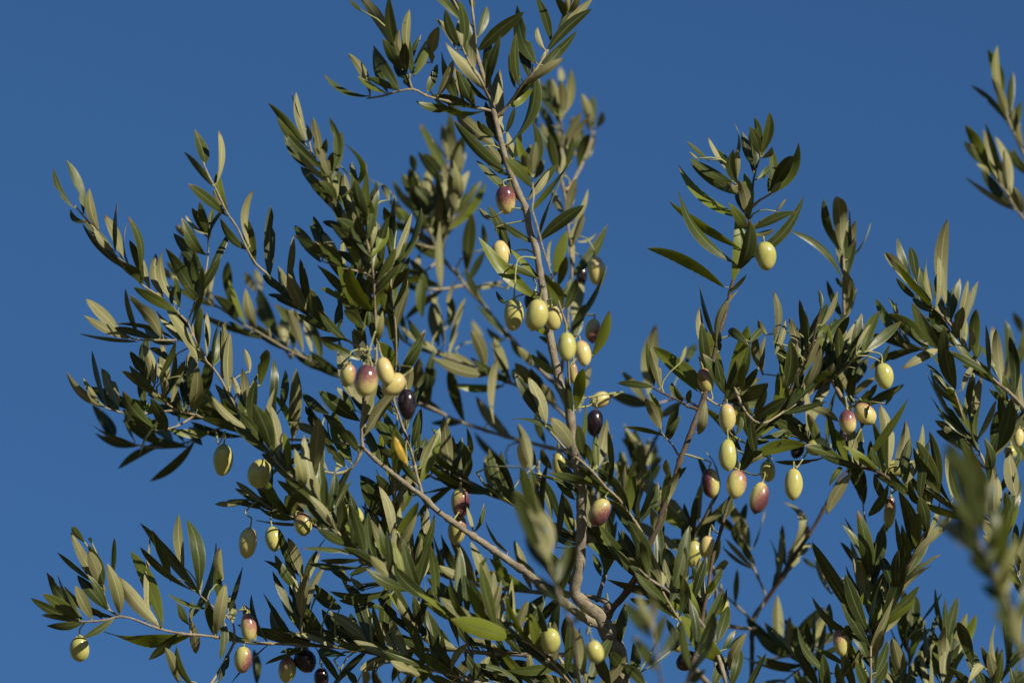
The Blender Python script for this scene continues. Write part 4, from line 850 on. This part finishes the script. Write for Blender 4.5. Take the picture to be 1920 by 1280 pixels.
def leaf_geo(base, axis_tip, width_m, normal, bend_side, sag, fold, twist, stem_from, growth, tint, hue):
    """one leaf: upper and lower skin, petiole. camera-space vectors in, camera-space out"""
    ax = axis_tip - base
    L = ax.length
    ax.normalize()
    s0 = ax.cross(normal).normalized()
    vs_, uvs, fs, mi = [], [], [], []
    hw = width_m / 2
    rows = []
    shape = R.uniform(0.95, 1.25)                            # where the blade is widest
    for i in range(SEG + 1):
        t = i / SEG
        prof = math.sin(math.pi * min(1.0, t ** shape)) ** 0.70 if 0 < t < 1 else 0.0
        prof = max(prof, 0.06 if i == 0 else 0.015)
        arc = 4 * t * (1 - t)
        c = base + ax * (L * t) + bend_side * (arc * L) + normal * (sag * L * (arc))
        ang = twist * (t - 0.3)
        s = (s0 * math.cos(ang) + normal * math.sin(ang))
        nn = (normal * math.cos(ang) - s0 * math.sin(ang))
        rows.append((c, s, nn, prof))
    bites = {}
    if R.random() < 0.14:
        bs = R.choice((-1, 1))
        bi_ = R.randint(3, SEG - 2)
        bites = {(bi_, bs): R.uniform(0.35, 0.7), (bi_ + 1, bs): R.uniform(0.6, 0.9)}
    lop = R.uniform(0.86, 1.14)
    wav = R.uniform(0, 0.02)
    wph = R.uniform(0, 6.28)
    th = 0.00022
    for skin in (0, 1):
        for (c, s, nn, prof), i in zip(rows, range(SEG + 1)):
            for u in CROSS:
                drop = fold[0] * abs(u) * prof * hw - fold[1] * (u * u) * prof * hw
                side_k = (lop if u > 0 else 2 - lop) * bites.get((i, 1 if u > 0 else -1), 1.0)
                drop += wav * hw * abs(u) * math.sin(i * 1.3 + wph + (2 if u > 0 else 0))
                p = c + s * (u * prof * hw * side_k) + nn * drop
                if abs(u) < 0.9:
                    p = p + nn * (th * (1.6 if u == 0 and skin else 1.0)) * (1 if skin == 0 else -1)
                vs_.append(p)
                uvs.append((u * 0.5 + 0.5, i / SEG))
    nc = len(CROSS)
    half = nc * (SEG + 1)
    for i in range(SEG):
        for k in range(nc - 1):
            a = i * nc + k
            fs.append((a, a + 1, a + nc + 1, a + nc))
            mi.append(0)
            a += half
            fs.append((a, a + nc, a + nc + 1, a + 1))
            mi.append(1)
    # petiole, from the twig into the blade
    d = (base - stem_from)
    pr0 = 0.42e-3 + min(0.45e-3, d.length * 0.010)
    pp = []
    for j in range(5):
        t = j / 4
        mid = stem_from + growth * (d.length * 0.45) + d * 0.15
        pp.append((1 - t) ** 2 * stem_from + 2 * t * (1 - t) * mid + t * t * (base + ax * 0.002))
    tv, tf = tube(pp, [pr0 * (1.25 - 0.5 * j / 4) for j in range(5)], 5)
    o0 = len(vs_)
    vs_ += tv
    uvs += [(0.5, 0.0)] * len(tv)
    fs += [tuple(o0 + q for q in f) for f in tf]
    mi += [2] * len(tf)
    return vs_, fs, mi, uvs, [tint] * len(vs_), [hue] * len(vs_)


# the leafy boughs carry more pairs than could be surveyed singly: fill their empty nodes
THICKETS = ((570, 280, 850, 640, 1.3), (470, 900, 1200, 1330, 1.5), (240, 560, 640, 900, 0.9), (1150, 880, 1330, 1330, 1.2),
            (1330, 640, 1720, 900, 1.2), (1440, 1060, 1930, 1340, 1.5), (1690, 560, 1940, 1080, 1.2), (840, 40, 1060, 330, 0.9),
            (130, 960, 480, 1280, 0.2), (210, 400, 420, 600, 0.45), (1040, 1100, 1180, 1340, 1.6), (620, 640, 980, 900, 0.5))
LB = np.array([l['b'] for l in leaves])
extra = []
for bi, b in enumerate(branches[1:], 1):
    if b['r0'] > 3.6 or b['z'] < -10 or b['z'] > 23:
        continue
    P = b['P']
    walk = R.uniform(8, 20)
    for i in range(2, len(P) - 3):
        walk -= math.hypot(P[i, 0] - P[i - 1, 0], P[i, 1] - P[i - 1, 1])
        if walk > 0:
            continue
        dens = max([t[4] for t in THICKETS if t[0] < P[i, 0] < t[2] and t[1] < P[i, 1] < t[3]] or [0])
        walk = R.uniform(26, 38) / max(1.0, dens)
        x, y = P[i, 0], P[i, 1]
        rad = b['r0'] + (b['r1'] - b['r0']) * i / len(P)
        if rad > 4.2:
            continue
        g = P[i - 2, :2] - P[i + 2, :2]
        ga = math.atan2(g[1], g[0])
        for sgn in (1, -1):
            if R.random() > dens * 0.75:
                continue
            a = ga + sgn * math.radians(R.uniform(14, 58))
            a = a * 0.6 + (-math.pi / 2) * 0.4 if abs(a + math.pi / 2) < 2.2 else a      # leaves lift to the light
            ln = R.uniform(70, 118)
            extra.append(dict(b=(x, y), t=(x + ln * math.cos(a), y + ln * math.sin(a)), w=R.uniform(9, 22),
                              k=R.choice('tttdddddduuy'), c=R.uniform(-0.8, 0.8), z=P[i, 2] + R.uniform(0, 1)))
print('EXTRA', len(extra))
leaves += extra

made = []
for lf in leaves:
    z = lf['z'] if lf['z'] is not None else 0.0
    bx, by = lf['b']
    d = np.hypot(ALL[:, 0] - bx, ALL[:, 1] - by) + 2.2 * np.abs(ALL[:, 2] - z)
    # prefer the side of the twig the leaf grows away from
    lx, ly = lf['t'][0] - bx, lf['t'][1] - by
    ll = math.hypot(lx, ly) + 1e-6
    ahead = ((ALL[:, 0] - bx) * lx + (ALL[:, 1] - by) * ly) / ll
    d = d + np.clip(ahead, 0, 40) * 0.8 - np.clip(-ahead, 0, 40) * 0.35
    i = int(np.argmin(d))
    q = ALL[i]
    br = branches[int(q[3])]
    gap = math.hypot(q[0] - bx, q[1] - by)
    kind_y = lf['k'] == 'Y'
    zb = z if kind_y else q[2] if gap < 40 else q[2] * 0.5 + z * 0.5
    zb += R.gauss(0, 0.5) * min(1.0, gap / 12) + R.gauss(0, 0.15)
    if 4 < gap < 50 and not kind_y:                                         # blades start close to the twig
        k_ = min(0.65, (gap - 4) / gap)
        bx += (q[0] - bx) * k_
        by += (q[1] - by) * k_
        zb += (q[2] - zb) * k_
        ll = math.hypot(lf['t'][0] - bx, lf['t'][1] - by)
        gap *= 1 - k_
    B = cam_pt(bx, by, zb)
    Q = cam_pt(q[0], q[1], q[2])
    bp = br['P']
    qi = int(np.argmin(np.hypot(bp[:, 0] - q[0], bp[:, 1] - q[1])))
    q2 = bp[max(0, qi - 3)]
    growth = (cam_pt(*q2) - Q)
    growth = growth.normalized() if growth.length > 1e-6 else Vector((0, 1, 0))
    scale = (D0 + zb / 100) / D0
    L2 = ll * PXM * scale
    w = lf['w'] * PXM * scale
    # leaves seen end-on are wider than their length allows: tip them in depth
    ratio = 0.23
    L3 = max(L2 * R.uniform(1.0, 1.08), w * 0.97 / ratio)
    L3 = min(L3, L2 * 2.2)
    dz = math.sqrt(max(0.0, L3 * L3 - L2 * L2)) * R.choice((-1, 1))
    T = cam_pt(lf['t'][0], lf['t'][1], zb + dz * 100)
    ax = (T - B)
    L3 = ax.length
    an = ax.normalized()
    view = (-(B + T) / 2).normalized()
    s0 = an.cross(view).normalized()
    n0 = s0.cross(an).normalized()
    Wt = max(w, L3 * R.uniform(0.145, 0.185))
    cr = max(0.12, min(0.995, w / Wt))
    rho = math.acos(cr)
    kind = lf['k']
    cands = [n0 * math.cos(sg * rho) + s0 * math.sin(sg * rho) for sg in (1, -1)]
    cands.sort(key=lambda v: v.dot(SUN_CAM))
    if kind == 'u':
        nv = cands[1]
    elif kind in 'y':
        nv = cands[0] if R.random() < 0.5 else cands[1]
    elif kind == 't':
        nv = cands[1] if R.random() < 0.6 else cands[0]
    else:
        nv = cands[0]
    if abs(nv.dot(SUN_CAM)) < 0.22:                          # avoid blades exactly edge-on to the sun
        nv = (Matrix.Rotation(math.radians(16), 3, an) @ nv) if R.random() < 0.5 else (Matrix.Rotation(math.radians(-16), 3, an) @ nv)
    top = kind in ('t', 'y', 'Y') or (kind == 'd' and R.random() < 0.85)
    nrm = nv if top else -nv
    side = Vector((-(T - B).y, (T - B).x, 0)).normalized() * (0.085 * (lf['c'] if lf['c'] else R.gauss(0, 0.55)))
    # picture 'left of travel' is the counter-clockwise side in camera space
    # sideways bows straighten the base-tip line, keep both ends
    sag = R.gauss(0.0, 0.055) if R.random() < 0.75 else R.gauss(0.0, 0.13)
    fold = (R.uniform(0.05, 0.50), R.uniform(0.0, 0.35))
    hue = 1.0 if kind == 'y' else 2.0 if kind == 'Y' else max(0.0, R.gauss(0.08, 0.16))  # y leaves carry their sunlit tone in the hue
    if kind in 't' and R.random() < 0.12:
        hue = R.uniform(0.3, 0.8)
    g = leaf_geo(B, T, Wt, nrm, side, sag, fold, R.gauss(0, 0.6), Q, growth, R.random(), hue)
    inside = (-20 < (lf['b'][0] + lf['t'][0]) / 2 < 1940) and (-20 < (lf['b'][1] + lf['t'][1]) / 2 < 1300)
    area = ll * lf['w'] * (1.0 if inside else 0.1)
    made.append((area, br, g))

made.sort(key=lambda m: -m[0])
print('LEAVES', len(made))


def leaf_mesh(name, parts, origin):
    vs_, fs, mi, uvs, ti, hu = [], [], [], [], [], []
    for g in parts:
        o0 = len(vs_)
        vs_ += [to_world(v) - origin for v in g[0]]
        fs += [tuple(o0 + q for q in f) for f in g[1]]
        mi += g[2]
        uvs += g[3]
        ti += g[4]
        hu += g[5]
    me = bpy.data.meshes.new(name)
    me.from_pydata(vs_, [], fs)
    for m in (LEAF_TOP, LEAF_UNDER, STALK):
        me.materials.append(m)
    me.polygons.foreach_set('material_index', mi)
    me.polygons.foreach_set('use_smooth', [True] * len(me.polygons))
    uvl = me.uv_layers.new(name='UVMap')
    vi = np.empty(len(me.loops), dtype=np.int32)
    me.loops.foreach_get('vertex_index', vi)
    uvl.data.foreach_set('uv', np.array(uvs, dtype=np.float32)[vi].ravel())
    a = me.attributes.new('tint', 'FLOAT', 'POINT')
    a.data.foreach_set('value', np.array(ti, dtype=np.float32))
    a = me.attributes.new('hue', 'FLOAT', 'POINT')
    a.data.foreach_set('value', np.array(hu, dtype=np.float32))
    return me


for area, br, g in made[:300]:
    o_w = to_world(g[0][2])
    ob = link('leaf', leaf_mesh('leaf', [g], o_w), br['obj'])
    ob.location = o_w - br['origin']
    ob.shadow_terminator_geometry_offset = 0.5
ob = link('leaves', leaf_mesh('leaves', [g for _, _, g in made[300:]], ROOT), tree)
ob['kind'] = 'stuff'
ob.shadow_terminator_geometry_offset = 0.5

# ------------------------------------------------------------ olives
def fruit_mesh(full, tipn, lean):
    vs_, fs = [], []
    n, k = 18, 24
    for i in range(n + 1):
        t = i / n
        a = math.pi * t
        z = math.cos(a)
        r = math.sin(a) ** 0.93
        r *= 1.0 + full * math.cos(a)                       # a little fuller towards the stalk
        if t > 0.93:
            z -= tipn * ((t - 0.93) / 0.07)                   # small nipple
        if t < 0.08:
            z -= 0.05 * (1 - t / 0.08) ** 2                    # dimple at the stalk
        for j in range(k):
            b = 2 * math.pi * j / k
            dent = 1.0 + 0.018 * math.sin(2 * b + 3 * z + lean * 40) + 0.014 * math.sin(3 * b - 4 * z)
            vs_.append((r * math.cos(b) * dent + lean * (1 - z * z), r * math.sin(b) * dent, z))
    for i in range(n):
        for j in range(k):
            j2 = (j + 1) % k
            fs.append((i * k + j, (i + 1) * k + j, (i + 1) * k + j2, i * k + j2))
    me = bpy.data.meshes.new('fruit')
    me.from_pydata(vs_, [], fs)
    me.polygons.foreach_set('use_smooth', [True] * len(me.polygons))
    me.materials.append(OLIVE)
    return me


FRUITS = [fruit_mesh(f_, t_, l_) for f_, t_, l_ in ((0.035, 0.05, 0.03), (-0.03, 0.08, -0.06), (0.06, 0.03, 0.05), (0.0, 0.10, 0.08), (0.045, 0.07, -0.03))]
KIND = {  # green, ripe, dark, axis of the turned side (x right, y away, z stalk)
    'g': (1.0, 0.05, 0.2, (0.3, -0.5, 0.6)),
    'c': (0.25, 0.22, 0.1, (0.5, -0.2, 0.8)),
    'p': (0.45, 0.40, 0.40, (0.7, -0.2, 0.7)),
    'v': (0.15, 0.52, 0.55, (-0.2, -0.3, 1.25)),
    'w': (0.60, 0.62, 0.62, (0.9, -0.1, -0.6)),
    'e': (0.80, 0.62, 0.95, (-1.2, -0.1, 0.1)),
    'b': (0.90, 0.40, 0.45, (-0.2, -0.4, 0.8)),
    'k': (0.5, 1.7, 1.0, (0.2, -0.2, 0.3)),
}
for ol in olives:
    cx, cy = ol['c']
    z = ol['z']
    sx, sy = ol['s']
    d = np.hypot(ALL[:, 0] - sx, ALL[:, 1] - sy) + 1.2 * np.abs(ALL[:, 2] - z)
    q = ALL[int(np.argmin(d))]
    Cc = cam_pt(cx, cy, z)
    scale = (D0 + z / 100) / D0
    rx, ry = ol['rx'] * PXM * scale, ol['ry'] * PXM * scale
    tl = math.radians(ol['tilt'])
    lean = R.uniform(-0.22, 0.22)
    up = Vector((math.sin(tl) * math.cos(lean), math.cos(tl) * math.cos(lean), math.sin(lean))).normalized()
    topc = Cc + up * (ry * 0.96)
    S = cam_pt(sx, sy, (z + q[2]) / 2)
    Qc = cam_pt(q[0], q[1], q[2])
    # stalk: out of the fruit, through the marked bend, to the twig
    ctrl = [topc, topc + up * min(0.012, (S - topc).length * 0.4), S, Qc]
    pts = []
    for a_, b_, c_, d_ in ((ctrl[0], ctrl[0], ctrl[1], ctrl[2]), (ctrl[0], ctrl[1], ctrl[2], ctrl[3]), (ctrl[1], ctrl[2], ctrl[3], ctrl[3])):
        for j in range(6):
            t = j / 6
            pts.append(0.5 * ((2 * b_) + (c_ - a_) * t + (2 * a_ - 5 * b_ + 4 * c_ - d_) * t * t
                              + (3 * b_ - a_ - 3 * c_ + d_) * t ** 3))
    pts.append(Qc)
    Wp = [to_world(p) for p in pts]
    root = Wp[-1]
    e = bpy.data.objects.new('olive', None)
    col.objects.link(e)
    e.location = root
    e.empty_display_size = 0.01
    e['label'] = ol['label']
    e['category'] = 'olive'
    e['group'] = 'olives hanging on the tree'
    rr = [(1.15 - 0.35 * math.sin(math.pi * i / 18)) * 0.75e-3 for i in range(len(Wp))]
    rr = [r * R.uniform(0.85, 1.18) for r in rr]
    rr[0] *= 2.6                                             # small cap on the fruit
    rr[1] *= 1.15
    rr[R.randint(7, 11)] *= 1.7                              # joints where other fruit stalks fell away
    rr[R.randint(12, 16)] *= 1.5
    v_, f_ = tube(Wp, rr, 7, 0.10)
    mesh_obj('stalk', v_, f_, Wp[0], e, root, [STALK])
    f = bpy.data.objects.new('fruit', R.choice(FRUITS))
    col.objects.link(f)
    f.parent = e
    zc = up
    yc = Vector((0, 0, -1))
    xc = yc.cross(zc).normalized()
    yc = zc.cross(xc).normalized()
    Mw = Matrix((CR @ xc, CR @ yc, CR @ zc)).transposed()
    rot = Mw @ Matrix.Rotation(R.uniform(-0.5, 0.5), 3, 'Z')
    f.rotation_mode = 'QUATERNION'
    f.rotation_quaternion = rot.to_quaternion()
    f.location = to_world(Cc) - root
    f.scale = (rx * R.uniform(0.98, 1.02), rx * R.uniform(0.95, 1.03), ry)
    g, rp, dk, axs = KIND[ol['col']]
    f['green'] = max(0.0, min(1.0, g + R.uniform(-0.18, 0.18)))
    f['ripe'] = max(0.0, rp + R.uniform(-0.06, 0.06))
    f['dark'] = max(0.0, min(1.0, dk + R.uniform(-0.1, 0.1)))
    f['axis'] = [axs[0] + R.uniform(-0.15, 0.15), axs[1], axs[2] + R.uniform(-0.15, 0.15)]
print('OLIVES', len(olives), 'BRANCHES', len(branches))
